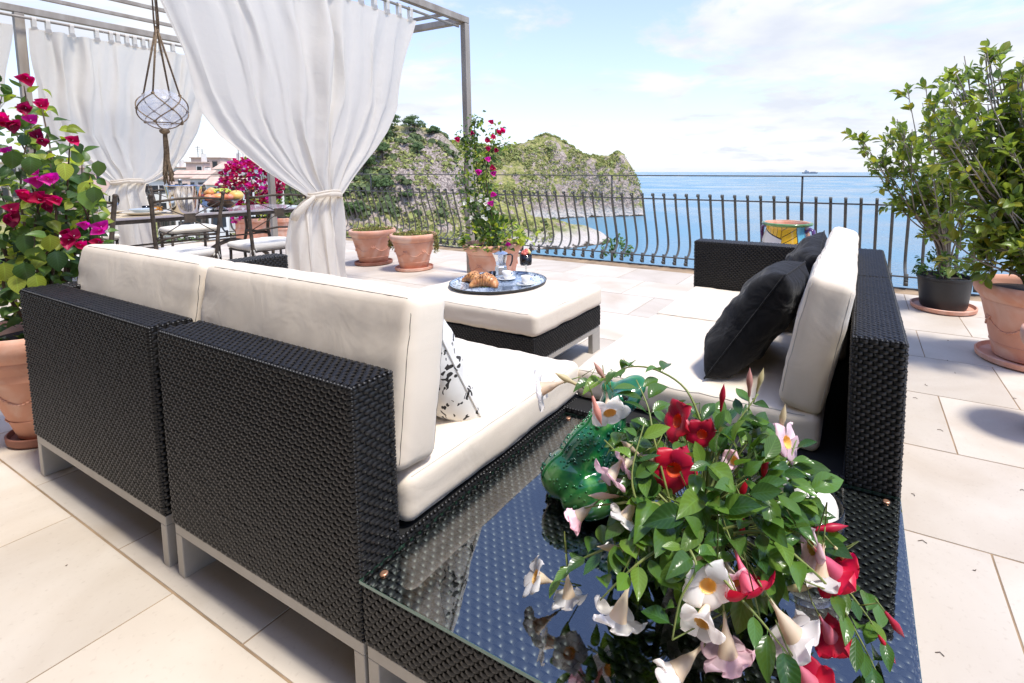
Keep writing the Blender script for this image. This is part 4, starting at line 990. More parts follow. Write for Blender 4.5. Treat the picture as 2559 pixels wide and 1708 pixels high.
MB().lathe([(0, .025), (.17, .025), (.178, .04), (.205, .27), (.213, .275), (.215, .295), (.20, .295), (.195, .26), (0, .255)], 44).build('body', M_blackpot, o, True, auto=40)
MB().lathe([(0, .262), (.195, .262)], 30).build('soil', M_soil, o)
MB().lathe([(0, .003), (.225, 0), (.245, .012), (.25, .04), (.238, .044), (.225, .02), (0, .018)], 48).build('saucer', M_terra, o, True, auto=40)
o = thing('black_pot', 'low dark pot of green plant at the left border behind the bougainvillea', 'plant pot', (-7.45, 1.75, .052))
MB().lathe([(0, 0), (.2, 0), (.27, .24), (.28, .27), (.26, .27), (.25, .22), (0, .21)], 32).build('body', M_blackpot, o, True, auto=40)
# rectangular planter at the rail corner
o = thing('rectangular_planter', 'long terracotta planter box with magenta bougainvillea at the railing corner', 'planter', (-9.42, 5.02, 0), .55)
m = MB(); m.cbox(-.42, .42, -.19, .19, 0, .30, .015).cbox(-.45, .45, -.22, .22, .30, .37, .012).cbox(-.43, .43, -.2, .2, .17, .195, .006); m.build('body', M_terra, o)
MB().box(-.41, .41, -.18, .18, .368, .375).build('soil', M_soil, o)
pl_corner = o

# ================================================================== LEAVES, FLOWERS
def leaf_mesh(name, Ln, Wd, mat, shape='oval', fold=.25, curl=.25, n=6, tw=0, seed=0):
    rs = random.Random(seed); V = []; F = []
    for i in range(n+1):
        t = i/n
        if shape == 'oval': w = math.sin(PI*t**.92)**.95 if 0 < t < 1 else 0
        elif shape == 'ovate': w = (math.sin(PI*t**.62))**.9 if 0 < t < 1 else 0
        elif shape == 'heart': w = [0, .78, 1, .92, .7, .38, 0][min(6, int(round(t*6)))] if n == 6 else math.sin(PI*t**.55)
        else: w = math.sin(PI*t)
        w *= Wd/2
        y = t*Ln*(1-.04*t); z = -curl*Ln*t*t+.10*Ln*t
        q = tw*t; wob = rs.uniform(-.03, .03)*Wd
        for s_ in (-1, -.5, 0, .5, 1):
            x = s_*w; zz = z+abs(s_)*w*fold*2*(.6 if abs(s_) < 1 else .85)+wob*abs(s_)
            yy = y-abs(s_)*(.08*Ln if (shape == 'heart' and i <= 1) else 0)
            V.append((x*math.cos(q)-(zz-z)*math.sin(q), yy, z+(zz-z)*math.cos(q)+x*math.sin(q)))
    for i in range(n):
        for j in range(4): F.append((i*5+j, i*5+j+1, (i+1)*5+j+1, (i+1)*5+j))
    me = MB().add(V, F).tube([(0, -.12*Ln, .01*Ln), (0, 0, 0)], .012*Ln, 4).mesh(name, mat, True)
    at = me.attributes.new('lc', 'FLOAT_VECTOR', 'POINT'); lc = np.zeros((len(me.vertices), 3), 'f')
    for i in range(n+1):
        for j, s_ in enumerate((-1, -.5, 0, .5, 1)): lc[i*5+j] = (s_, i/n, 0)
    at.data.foreach_set('vector', lc.ravel()); return me
class Foliage:
    def __init__(s): s.items = []
    def leaf(s, me, M): s.items.append((me, M))
    def finish(s, parent, name='leaf', limit=300, massname='leaf_mass', minpx=6):
        eye = Vector((0, 0, EYE)); Pi = parent.matrix_basis.inverted()
        def ap(it): return it[1].to_scale().x*it[0]['len']/max(.1, (it[1].translation-eye).length)*1230
        its = sorted(s.items, key=ap, reverse=True); k = 0
        for me, M in its[:limit]:
            if ap((me, M)) < minpx: break
            inst(me, name, parent, Pi @ M); k += 1
        rest = its[k:]
        if rest:
            V = []; F = []; mats = []; mi = []; LC = []
            for me, M in rest:
                lc = np.zeros(len(me.vertices)*3, 'f')
                if 'lc' in me.attributes: me.attributes['lc'].data.foreach_get('vector', lc)
                LC.append(lc)
                co = np.empty(len(me.vertices)*3); me.vertices.foreach_get('co', co); co = co.reshape(-1, 3)
                A = np.array(Pi @ M); V.append(co @ A[:3, :3].T+A[:3, 3])
                b = sum(len(v) for v in V[:-1]) if len(V) < 2 else s._n
                s._n = b+len(co)
                if me.materials[0] not in mats: mats.append(me.materials[0])
                q = mats.index(me.materials[0])
                for p in me.polygons: F.append(tuple(x+b for x in p.vertices)); mi.append(q)
            mb = MB(); mb.v = np.concatenate(V).tolist(); mb.f = F; mb.m = mi
            o = mb.build(massname, mats, parent, True); o['kind'] = 'stuff'
            o.data.attributes.new('lc', 'FLOAT_VECTOR', 'POINT').data.foreach_set('vector', np.concatenate(LC))
def leafset(name, Ln, Wd, mats, shape, fold, curl, k=4, n=6):
    out = []
    for i in range(k):
        for m in mats:
            me = leaf_mesh(name, Ln, Wd*(1+.08*(i-1.5)), m, shape, fold*(.5+.35*i), curl*(.2+.5*i), n, random.uniform(-.4, .4), i); me['len'] = Ln; out.append(me)
    return out
M_lf_ficus = leafmat('rubber_leaf', (.085, .14, .03), (.26, .34, .06), .5, .3)
M_lf_ficy = leafmat('young_rubber_leaf', (.16, .22, .03), (.30, .27, .04), .4, .35)
M_lf_boug = leafmat('bougainvillea_leaf', (.03, .075, .018), (.11, .19, .03), .38, .42)
M_lf_bougy = leafmat('young_bougainvillea_leaf', (.22, .33, .04), (.34, .38, .06), .5, .42)
M_lf_man = leafmat('glossy_mandevilla_leaf', (.026, .078, .016), (.11, .21, .03), .28, .22)
M_lf_many = leafmat('young_mandevilla_leaf', (.09, .18, .025), (.17, .27, .04), .38, .25)
M_twig = pmat('grey_twig', (.36, .30, .25), .85, var=.2, vs=30)
M_stem = pmat('green_stem', (.22, .25, .06), .5, var=.2, vs=20, c2=(.15, .20, .05))
M_stemb = pmat('brown_stem', (.10, .06, .035), .8, var=.2, vs=30)
LF_ficus = leafset('leaf', .076, .043, [M_lf_ficus]*3+[M_lf_ficy], 'oval', .22, .25)
LF_boug = leafset('leaf', .072, .052, [M_lf_boug, M_lf_boug, M_lf_boug, M_lf_bougy], 'heart', .18, .35)
LF_bsm = leafset('leaf', .052, .036, [M_lf_boug, M_lf_boug, M_lf_bougy], 'ovate', .2, .3, 3)
LF_man = leafset('leaf', .072, .036, [M_lf_man]*4+[M_lf_many], 'oval', .20, .30, 5, 8)
def rv(rs): 
    v = Vector((rs.gauss(0, 1), rs.gauss(0, 1), rs.gauss(0, 1))); return v.normalized()
def ficus(name, label, base, z0, blobs, seed, limbs, twigs, lv, limit=300, th=.016, trunks=4, spread=.05):
    rs = random.Random(seed); o = thing(name, label, 'tree', (base[0], base[1], z0)); tr = MB(); tw = MB(); fo = Foliage()
    B = Vector((base[0], base[1], z0)); roots = []
    for i in range(trunks):
        a = rs.uniform(0, 6.28); roots.append(B+Vector((math.cos(a), math.sin(a), 0))*rs.uniform(.01, spread))
    tot = sum(b[4] for b in blobs)
    for i in range(limbs):
        q = rs.uniform(0, tot)
        for b in blobs:
            q -= b[4]
            if q <= 0: break
        C = Vector(b[0]); u = rv(rs); tip = C+Vector((u.x*b[1], u.y*b[1], u.z*b[2]))*rs.uniform(.35, 1)**.6
        r0 = rs.choice(roots); mid = r0+(tip-r0)*.45+Vector((rs.gauss(0, .05), rs.gauss(0, .05), .04+.1*rs.random())); m0 = r0+Vector(((mid-r0).x*.25, (mid-r0).y*.25, (mid-r0).z*.55))
        P = smooth_path([r0, m0, mid, tip], 6); n = len(P)
        (tr).tube([p-B for p in P], [lerp(th, .003, (k/(n-1))**.6) for k in range(n)], 6)
        for j in range(twigs):
            k = int(lerp(n*.42, n-1, rs.random()**.8)); s = P[k]
            d = (rv(rs)+Vector((0, 0, .35))+(tip-mid).normalized()*.6).normalized(); ln = rs.uniform(.07, .2)*b[3]
            e = s+d*ln; m_ = (s+e)/2+rv(rs)*.012
            tw.tube([s-B, m_-B, e-B], [.0032, .0024, .0014], 4)
            for q in range(lv):
                t = lerp(.35, 1.02, (q+.5)/lv); p = s+(e-s)*t; az = q*2.4+rs.random(); x = d.orthogonal().normalized(); y = d.cross(x)
                ld = (x*math.cos(az)+y*math.sin(az))*.9+d*lerp(.5, 1.3, t)+Vector((0, 0, .15)); ld.normalize()
                nz = (Vector((0, 0, 1))+rv(rs)*.5+d*.2)
                fo.leaf(rs.choice(LF_ficus), frame(p+ld*.006, ld, nz, rs.uniform(.7, 1.2)))
    tr.build('trunk', M_twig, o, True); tw.build('twigs', M_twig, o, True, kind='stuff'); fo.finish(o, limit=limit)
    return o
S = spot
ficus('rubber_tree', 'big leafy rubber tree in the large terracotta pot at the right border', (.985, 3.87), .44,
   [(S(2470, 330, 3.05), .42, .50, 1, 5), (S(2400, 560, 3.0), .26, .28, 1, 2.2), (S(2570, 560, 3.0), .3, .35, 1, 2.4), (S(2440, 190, 3.1), .22, .24, 1, 1.5), (S(2560, 250, 3.0), .3, .3, 1, 1.6), (S(2360, 380, 2.95), .2, .24, 1, 2.2), (S(2400, 270, 3.0), .22, .24, 1, 2.4)], 5, 74, 9, 6)
ficus('rubber_tree', 'slimmer rubber tree in the black pot by the rail, branches reaching left', (.675, 5.03), .26,
   [(S(2290, 350, 4.1), .36, .36, 1, 3), (S(2205, 370, 4.1), .26, .20, .9, 1.6), (S(2350, 230, 4.2), .3, .25, 1, 2), (S(2400, 420, 4.2), .3, .35, 1, 1.6)], 9, 28, 9, 6, th=.013)
def bushlet(name, label, c, r, h, n, LF, seed, cat='plant', mats=M_stemb, droop=0, limit=300, loc=None, sc_=1.0):
    rs = random.Random(seed); o = thing(name, label, cat, c); fo = Foliage(); st = MB(); C = Vector(c)
    for i in range(n):
        u = rv(rs); u.z = abs(u.z); R0 = rs.uniform(.5, 1)
        e = C+Vector((u.x*r*R0, u.y*r*R0, h*u.z*R0+.02-droop*max(0, R0-.7)*(1-u.z))); s = C+Vector((u.x*r*.25, u.y*r*.25, 0))
        if i % 3 == 0: st.tube([s-C, (s+e)/2-C+Vector((0, 0, .03)), e-C], .0022, 4)
        for k in range(5):
            d = (u+rv(rs)*.9).normalized(); fo.leaf(rs.choice(LF), frame(e+rv(rs)*.02, d, Vector((0, 0, 1))+rv(rs)*.5, rs.uniform(.6, 1.1)*sc_))
    st.build('stems', mats, o, True, kind='stuff'); fo.finish(o, limit=limit); return o
M_lf_herb = leafmat('herb_leaf', (.05, .12, .025), (.12, .20, .04), .35, .45)
LF_herb = leafset('leaf', .048, .026, [M_lf_herb], 'oval', .2, .3, 4)
bushlet('leafy_herb', 'green leafy plant filling the black pot under the slim rubber tree', (.675, 5.03, .29), .27, .22, 80, LF_herb, 3)
bushlet('leafy_herb', 'green plant in the low dark pot at the left border', (-7.45, 1.75, .27), .34, .30, 50, LF_herb, 4, sc_=1.5)
_c = S(1538, 640, 8.6); bushlet('leafy_shrub', 'green shrub top showing through the railing bars above the water', _c, .30, .34, 60, LF_herb, 6, cat='shrub', sc_=1.6)
# succulents
M_succ = leafmat('succulent_leaf', (.12, .16, .04), (.25, .17, .07), .15, .5); M_succy = leafmat('succulent_tip', (.30, .34, .07), (.42, .38, .08), .2, .5)
LF_succ = leafset('leaf', .026, .010, [M_succ, M_succ, M_succy], 'oval', .1, .1, 2, 4)
def succ(label, c, r, seed, trails):
    rs = random.Random(seed); o = thing('succulent', label, 'succulent', c); fo = Foliage(); C = Vector(c)
    for i in range(420):
        a = rs.uniform(0, 6.28); q = r*math.sqrt(rs.random()); p = C+Vector((q*math.cos(a), q*math.sin(a), .012+.035*rs.random()+.03*(1-q/r)))
        for k in range(4): d = (rv(rs)+Vector((0, 0, .8))).normalized(); fo.leaf(rs.choice(LF_succ), frame(p, d, rv(rs), rs.uniform(.6, 1.2)))
    st = MB()
    for a, ln in trails:
        for j in range(5):
            a2 = a+rs.uniform(-.22, .22); P = smooth_path([(r*.8*math.cos(a2), r*.8*math.sin(a2), .02), (r*1.16*math.cos(a2), r*1.16*math.sin(a2), .035), (r*1.27*math.cos(a2), r*1.27*math.sin(a2), -ln*.5), (r*1.22*math.cos(a2), r*1.22*math.sin(a2), -ln*rs.uniform(.7, 1.1))], 5)
            st.tube(P, .002, 4)
            for p in P[3:]:
                for k in range(6): fo.leaf(rs.choice(LF_succ), frame(C+p, rv(rs), rv(rs), rs.uniform(.7, 1.3)))
    st.build('stems', M_stemb, o, True, kind='stuff') if trails else None
    fo.finish(o, limit=0); return o
succ('low green succulent mat in the pot beside the big white curtain', (-5.62, 4.24, .40), .235, 3, [])
succ('trailing yellow green succulent spilling over both sides of its pot', (-4.86, 4.22, .39), .23, 5, [(YAW+PI, .13), (YAW, .16)])

# bougainvillea: bracts are folded papery leaves in threes
def bract_cluster(name, mat, r, k=3, seed=0, mat2=None):
    rs = random.Random(seed); mb = MB()
    for c in range(k):
        b = leaf_mesh('tmp', r, r*.85, mat, 'heart', .35, .15, 6, 0, seed+c)
        a = c*2*PI/k+rs.uniform(-.3, .3); M = RZ(a) @ RX(R(rs.uniform(35, 70)))
        mb.add([v.co for v in b.vertices], [tuple(p.vertices) for p in b.polygons], M); bpy.data.meshes.remove(b)
    mb.ball((0, 0, r*.35), r*.045, 5, 3, mi=1); mb.tube([(0, 0, 0), (0, 0, r*.34)], r*.03, 4, mi=1)
    me = mb.mesh(name, [mat, mat2 or M_white], True); me['len'] = r; return me
M_brd = petalmat('crimson_bract', (.42, .008, .05), (.62, .02, .12), .45); M_brm = petalmat('magenta_bract', (.52, .015, .24), (.66, .05, .38), .5); M_brdk = petalmat('dark_crimson_bract', (.24, .005, .04), (.38, .01, .07), .35)
BR = {c: [bract_cluster('flower', m, .052, 3, 10*j+i) for i in range(3)] for j, (c, m) in enumerate((('r', M_brd), ('m', M_brm), ('d', M_brdk)))}
def boug_left():
    rs = random.Random(12); base = Vector((-3.27, .80, .45)); o = thing('bougainvillea', 'bougainvillea with crimson and magenta bracts climbing at the left border', 'bougainvillea', base)
    st = MB(); fo = Foliage(); dd = 2.25
    ends = [(60, 215, -.1), (105, 270, 0), (175, 350, .1), (205, 410, .05), (225, 440, .1), (20, 300, -.1), (60, 400, .1), (120, 440, .12), (190, 480, .1), (30, 500, 0), (90, 560, .15), (160, 600, .1), (250, 575, -.2), (40, 600, -.05), (100, 650, .1), (-20, 420, 0), (-10, 560, .1), (210, 540, .05), (140, 520, -.05), (70, 330, 0), (120, 380, .1), (5, 240, 0), (155, 660, .02), (60, 690, .05)]
    for i, (px, py, dz) in enumerate(ends):
        tip = S(px, py, dd-dz+rs.uniform(-.08, .08)); r0 = base+Vector((rs.uniform(-.05, .05), rs.uniform(-.05, .05), 0))
        mid = lerp(r0, tip, .5)+Vector((rs.gauss(0, .06), rs.gauss(0, .06), .10)); P = smooth_path([r0, mid, tip], 8)
        st.tube([p-base for p in P], [lerp(.009, .002, (k/(len(P)-1))**.7) for k in range(len(P))], 6)
        for k in range(3, len(P)):
            for q in range(2 if k < 7 else 3):
                u = rv(rs); off = u*rs.uniform(.01, .075); ld = (u+Vector((0, 0, -.25))).normalized()
                toward = (Vector((0, 0, EYE))-P[k]).normalized()
                nz = (toward*.8+Vector((0, 0, .8))+rv(rs)*.7)
                fo.leaf(rs.choice(LF_boug), frame(P[k]+off, ld, nz, rs.uniform(.45, .85)))
    for px, py, s in ((95, 620, 1.2), (60, 590, 1.15), (140, 630, 1.2), (125, 590, 1.), (215, 480, 1.1), (235, 470, 1), (160, 410, 1), (75, 395, 1.), (30, 380, 1.1), (10, 660, 1.1), (60, 660, 1.1), (245, 405, .9), (40, 690, 1.1), (90, 690, 1.1)):
        p = S(px, py, dd-.25); fo.leaf(rs.choice(LF_boug), frame(p, Vector((rs.uniform(-.4, .4), 0, -1)), (Vector((0, 0, EYE))-p).normalized()+Vector((0, 0, .6))+rv(rs)*.3, s))
    st.build('stem', M_stemb, o, True); fo.finish(o)
    for px, py, c, s, n in ((67, 194, 'r', 1, 1), (107, 268, 'r', 1, 2), (71, 299, 'm', 1, 2), (178, 353, 'r', 1, 1), (96, 344, 'd', 1, 2), (9, 299, 'r', 1, 2), (36, 312, 'd', 1, 2), (89, 440, 'm', 1, 2), (127, 451, 'm', 1.05, 2), (51, 486, 'r', 1, 2), (80, 503, 'r', 1, 1), (111, 495, 'r', 1, 2), (140, 502, 'r', 1, 2), (109, 520, 'd', 1, 1), (22, 535, 'd', 1.2, 3), (174, 593, 'd', 1.1, 3), (259, 571, 'm', 1, 2), (214, 556, 'm', .8, 1), (196, 611, 'r', .9, 1), (18, 384, 'm', .8, 1), (60, 270, 'd', 1, 2), (250, 606, 'r', .8, 1)):
        for k in range(n):
            p = S(px+rs.uniform(-10, 10)*(n > 1), py+rs.uniform(-10, 10)*(n > 1), dd-.17-.03*k); q = rv(rs); toward = (Vector((0, 0, EYE))-p).normalized()
            z = (toward+q*.6).normalized(); M = frame(p, z.orthogonal(), z, s*rs.uniform(.75, 1.0)); inst(rs.choice(BR[c]), 'flower', o, o.matrix_basis.inverted() @ M)
        p0 = S(px, py, dd-.15); 
    return o
boug_left()
bushlet('undergrowth', 'small crimson flowered undergrowth inside the left terracotta pot', (-3.27, .80, .45), .16, .10, 14, LF_bsm, 8)
# climber in the central pot
def climber():
    rs = random.Random(31); base = Vector((-3.39, 3.95, .41)); o = thing('flowering_climber', 'tall climber with crimson and white blooms wound up the pergola post', 'climbing plant', base); d0 = 5.1
    st = MB(); fo = Foliage()
    route = [[(1240, 610), (1215, 540), (1195, 470), (1190, 400), (1185, 330), (1190, 295)], [(1245, 610), (1225, 520), (1215, 440), (1225, 370), (1245, 320)], [(1235, 612), (1190, 545), (1165, 480), (1160, 430), (1168, 370), (1160, 335)], [(1250, 610), (1230, 560), (1215, 490), (1205, 420), (1235, 375), (1265, 360)], [(1240, 612), (1210, 580), (1185, 560), (1170, 500)], [(1240, 600), (1225, 480), (1205, 390), (1150, 350)]]
    for rt in route:
        P = smooth_path([S(x, y, d0+rs.uniform(-.12, .12)) for x, y in rt], 6); st.tube([p-base for p in P], .005, 5)
        for p in P:
            for q in range(8):
                u = rv(rs); c = p+u*rs.uniform(.01, .10); fo.leaf(rs.choice(LF_bsm), frame(c, (u+Vector((0, 0, -.5))).normalized(), Vector((0, 0, 1))+rv(rs)*.8-FW*.5, rs.uniform(.6, 1.15)))
    for i in range(260):                                # the full skirt of leaves over the rim
        u = rv(rs); u.z = abs(u.z); c = base+Vector((u.x*.30, u.y*.30, u.z*.30+.0)); fo.leaf(rs.choice(LF_bsm), frame(c, u, Vector((0, 0, 1))+rv(rs)*.5, rs.uniform(.8, 1.5)))
    for i in range(46):
        c = S(1280+rs.gauss(18, 22), 588+rs.gauss(0, 12), d0-.15+rs.uniform(-.1, .1)); fo.leaf(LF_bsm[2], frame(c, rv(rs), Vector((0, 0, 1))-FW*.4+rv(rs)*.4, rs.uniform(.9, 1.6)))
    st.build('stem', M_stemb, o, True); fo.finish(o)
    wh = bract_cluster('flower', petalmat('white_bloom', (.8, .8, .74), (.75, .76, .68), .3), .045, 5, 77); Pi = o.matrix_basis.inverted()
    for px, py, c in ((1227, 308, 'r'), (1248, 332, 'r'), (1255, 326, 'r'), (1236, 344, 'r'), (1217, 355, 'r'), (1219, 368, 'r'), (1242, 374, 'd'), (1142, 348, 'r'), (1183, 334, 'd'), (1196, 428, 'm'), (1230, 424, 'r'), (1232, 434, 'm'), (1232, 484, 'm'), (1225, 511, 'm'), (1270, 613, 'm'), (1218, 400, 'm'),
       (1164, 510, 'w'), (1182, 502, 'w'), (1199, 502, 'w'), (1200, 488, 'w'), (1215, 498, 'w'), (1222, 522, 'w'), (1213, 510, 'w'), (1204, 542, 'w'), (1214, 549, 'w'), (1180, 546, 'w')):
        p = S(px, py, d0-.2); z = ((Vector((0, 0, EYE))-p).normalized()+rv(rs)*.5).normalized(); inst(wh if c == 'w' else rs.choice(BR[c]), 'flower', o, Pi @ frame(p, z.orthogonal(), z, rs.uniform(.9, 1.2)*(.8 if c == 'w' else 1)))
climber()
def boug_far():
    rs = random.Random(5); base = Vector((-9.42, 5.02, .37)); o = thing('bougainvillea', 'dense magenta bougainvillea bush in the planter at the railing corner', 'bougainvillea', base); fo = Foliage(); fl = Foliage()
    st = MB(); C = S(628, 462, 8.72)
    for i in range(14): u = rv(rs)*.3; st.tube([(rs.uniform(-.2, .2), rs.uniform(-.1, .1), 0), C+u-base], .008, 5)
    for i in range(560):
        u = rv(rs); p = C+Vector((u.x*.44, u.y*.44, u.z*.46))*rs.uniform(.75, 1.05); m = rs.choice(BR[rs.choice('rrdrm')]); fl.leaf(m, frame(p, rv(rs), u+rv(rs)*.5, rs.uniform(.9, 1.5)))
    for i in range(330):
        u = rv(rs); p = C+Vector((u.x*.42, u.y*.42, u.z*.5-.05)); 
        if rs.random() < .5: p = base+Vector((rs.uniform(-.45, .45), rs.uniform(-.3, .3), rs.uniform(0, .35)))
        fo.leaf(rs.choice(LF_bsm), frame(p, u, Vector((0, 0, 1))+rv(rs), rs.uniform(1, 1.7)))
    for q in ((678, 500), (690, 545), (600, 545), (590, 550)):
        for k in range(5): p = S(q[0]+rs.uniform(-8, 8), q[1]+rs.uniform(-9, 9), 8.5); fl.leaf(rs.choice(BR['m']), frame(p, rv(rs), -FW+rv(rs)*.4, 1.1))
    st.build('stem', M_stemb, o, True); fl.finish(o, 'flower', 300, 'flower_mass', 3); fo.finish(o, limit=100, minpx=3)
boug_far()

# ------------------------------------------------------------------ mandevilla on the glass table
def mand_flower(name, mt, mp, mth_, seed, open_=1.0):
    rs = random.Random(seed); mb = MB()
    mb.lathe([(.0024, 0), (.0032, .012), (.0042, .022), (.0078, .034), (.0125, .046), (.0150, .058), (.0185, .068)], 14, mi=0)
    mb.lathe([(.0010, .050), (.0115, .054), (.0138, .061), (.0172, .0685)], 14, mi=2)
    for k in range(5):
        a = 2*PI*k/5+rs.uniform(-.08, .08); nL, nW = 9, 8; V = []; F = []; tw = rs.uniform(.15, .4); rc = rs.uniform(.5, 1.3); dr = rs.uniform(-.3, .4)
        for i in range(nL+1):
            t = i/nL; wd = (.0105+.0165*math.sin(PI*.5*min(1, t/.62))**2)*math.sqrt(max(0.0, 1-max(0, (t-.55)/.455)**2.4))
            rad = .0155+t*.043*open_; z = .067+.018*math.sin(t*PI*.55)*(1.25-open_*.8)+(.010*t-(.022*rc)*t*t)*open_+(1-open_)*t*.028
            for j in range(nW+1):
                s_ = 2*j/nW-1; rr = rad-.006*s_*s_*t*1.2-(.004 if abs(s_) > .9 else 0)
                x = s_*wd*(1+.12*s_*tw); zz = z+.0065*math.sin(s_*2.2+seed+k)*t-abs(s_)**2*.006*t*dr+s_*tw*.008*t
                V.append((rr*math.cos(a)-x*math.sin(a), rr*math.sin(a)+x*math.cos(a), zz))
        for i in range(nL):
            for j in range(nW): F.append((i*(nW+1)+j, i*(nW+1)+j+1, (i+1)*(nW+1)+j+1, (i+1)*(nW+1)+j))
        mb.add(V, F, mi=1)
    mb.tube([(0, 0, -.035), (0, 0, .001)], .0016, 5, mi=3)
    for k in range(5): a = k*1.257; mb.tube([(.002*math.cos(a), .002*math.sin(a), 0), (.004*math.cos(a), .004*math.sin(a), .010)], [.0012, .0003], 4, mi=3)
    me = mb.mesh(name, [mt, mp, mth_, M_stem], True); me['len'] = .1; return me
M_pw = petalmat('white_petal', (.84, .82, .79), (.82, .78, .76), .28); M_pp = petalmat('pink_petal', (.80, .52, .58), (.84, .66, .70), .3); M_pr = petalmat('red_petal', (.46, .004, .02), (.58, .008, .05), .25, .4)
M_tw = petalmat('cream_tube', (.86, .76, .58), (.84, .68, .50), .25); M_ty = petalmat('yellow_throat', (.88, .60, .18), (.88, .56, .14), .2); M_tr_ = petalmat('red_throat', (.75, .10, .03), (.75, .12, .03), .2); M_trt = petalmat('rose_tube', (.74, .12, .22), (.80, .24, .30), .25)
MF = {}
for c, mt, mp, mh in (('w', M_tw, M_pw, M_ty), ('p', M_tw, M_pp, M_ty), ('r', M_trt, M_pr, M_tr_)):
    for i in range(3): MF[c+str(i)] = mand_flower('flower', mt, mp, mh, 7*i+ord(c), (1.0, .9, .55)[i])
def bud_me(m1, m2, seed):
    mb = MB(); mb.tube([(0, 0, -.03), (0, 0, 0)], .0014, 5, mi=1); mb.lathe([(.0018, 0), (.0035, .008), (.0040, .018), (.0062, .028), (.0072, .036), (.0052, .048), (.0018, .058), (.0002, .064)], 9, mi=0); me = mb.mesh('bud', [m1, M_stem], True); me['len'] = .07; return me
BUD = {'r': bud_me(M_pr, M_stem, 0), 'p': bud_me(petalmat('rose_bud', (.60, .20, .20), (.70, .40, .30), .2), M_stem, 0), 'c': bud_me(petalmat('cream_bud', (.80, .62, .45), (.70, .60, .30), .2), M_stem, 0)}
def mandevilla():
    rs = random.Random(21); PB = Vector((-.285, .965, GT+.001))
    po = thing('white_pot', 'white glazed pot hidden under the mandevilla leaves on the glass table', 'plant pot', PB)
    MB().lathe([(0, 0), (.055, 0), (.062, .01), (.085, .11), (.09, .12), (.083, .12), (.078, .10), (0, .095)], 36).build('body', M_white, po, True, auto=40); MB().lathe([(0, .1), (.079, .1)], 24).build('soil', M_soil, po)
    base = PB+Vector((0, 0, .10)); o = thing('mandevilla', 'white, pink and red flowering mandevilla in full leaf on the glass table', 'flowering plant', base); Pi = o.matrix_basis.inverted()
    st = MB(); fo = Foliage(); C = Vector((-.262, .955, .505))
    # arching runners: list of (px, py, distance)
    runs = [[(1720, 1330, .98), (1790, 1180, 1.02), (1760, 1080, 1.06), (1715, 975, 1.10), (1640, 925, 1.14), (1570, 918, 1.17), (1520, 945, 1.2), (1465, 960, 1.22)],
            [(1700, 1330, .95), (1640, 1120, 1.0), (1620, 1020, 1.05), (1590, 950, 1.1)], [(1690, 1380, .9), (1600, 1270, .92), (1580, 1180, .95), (1610, 1060, 1.0)],
            [(1750, 1300, 1.0), (1800, 1120, 1.05), (1840, 1060, 1.08), (1895, 985, 1.1)], [(1780, 1320, .98), (1870, 1240, .98), (1960, 1170, 1.0), (1990, 1100, 1.05)],
            [(1760, 1350, .93), (1900, 1330, .88), (2000, 1400, .86), (2080, 1480, .86), (2150, 1600, .85), (2190, 1680, .84)], [(1780, 1330, .92), (1950, 1300, .92), (2050, 1390, .9), (2130, 1490, .88), (2210, 1600, .87)],
            [(1700, 1350, .92), (1560, 1360, .92), (1450, 1400, .96), (1390, 1450, .98)], [(1690, 1350, .9), (1620, 1390, .85), (1560, 1440, .84), (1500, 1500, .85)], [(1720, 1360, .85), (1740, 1420, .8), (1700, 1500, .78), (1680, 1600, .77)],
            [(1740, 1350, .87), (1810, 1450, .8), (1900, 1550, .77), (1980, 1650, .76)], [(1640, 1260, .93), (1530, 1260, .97), (1460, 1270, 1.0)], [(1700, 1290, .95), (1560, 1150, 1.02), (1510, 1100, 1.06)], [(1820, 1300, .97), (1960, 1260, .96), (2030, 1250, .95)]]
    ends = []
    for rn in runs:
        P = smooth_path([base]+[S(*q) for q in rn], 5); st.tube([p-base for p in P], [lerp(.0034, .0014, k/(len(P)-1)) for k in range(len(P))], 6); ends.append(P)
        for k in range(6, len(P)-1, 2):
            bare = (rn is runs[0] and 12 < k < 30)
            if bare and k % 8: continue
            t = (P[k+1]-P[k-1]).normalized(); x = t.cross(Vector((0, 0, 1))).normalized()
            for s_ in (-1, 1):
                ld = (x*s_+t*.4+Vector((0, 0, rs.uniform(-.1, .5)))+rv(rs)*.25).normalized(); fo.leaf(rs.choice(LF_man), frame(P[k]+ld*.008, ld, Vector((0, 0, 1))-FW*.25+rv(rs)*.3, rs.uniform(.5, .85)))
    for i in range(460):                                # leaf canopy: pairs on an uneven dome
        u = rv(rs); u.z = u.z*.85+.15
        q = rs.uniform(.5, 1.0)**.6; R_ = Vector((.215, .19, .165)); c = C+Vector((u.x*R_.x, u.y*R_.y, u.z*R_.z))*q
        if c.z < GT+.03: c.z = GT+.03+rs.random()*.06
        ld = (u*.7+Vector((0, 0, -.15))+rv(rs)*.6).normalized(); nz = (Vector((0, 0, 1))+u*.4-FW*.3+rv(rs)*.35)
        fo.leaf(rs.choice(LF_man), frame(c, ld, nz, rs.uniform(.55, 1.12)))
        if i % 2 == 0: st.tube([c-base, (c*.6+base*.4)-base+Vector((0, 0, .02)), lerp(c, base, .9)-base], .0013, 4)
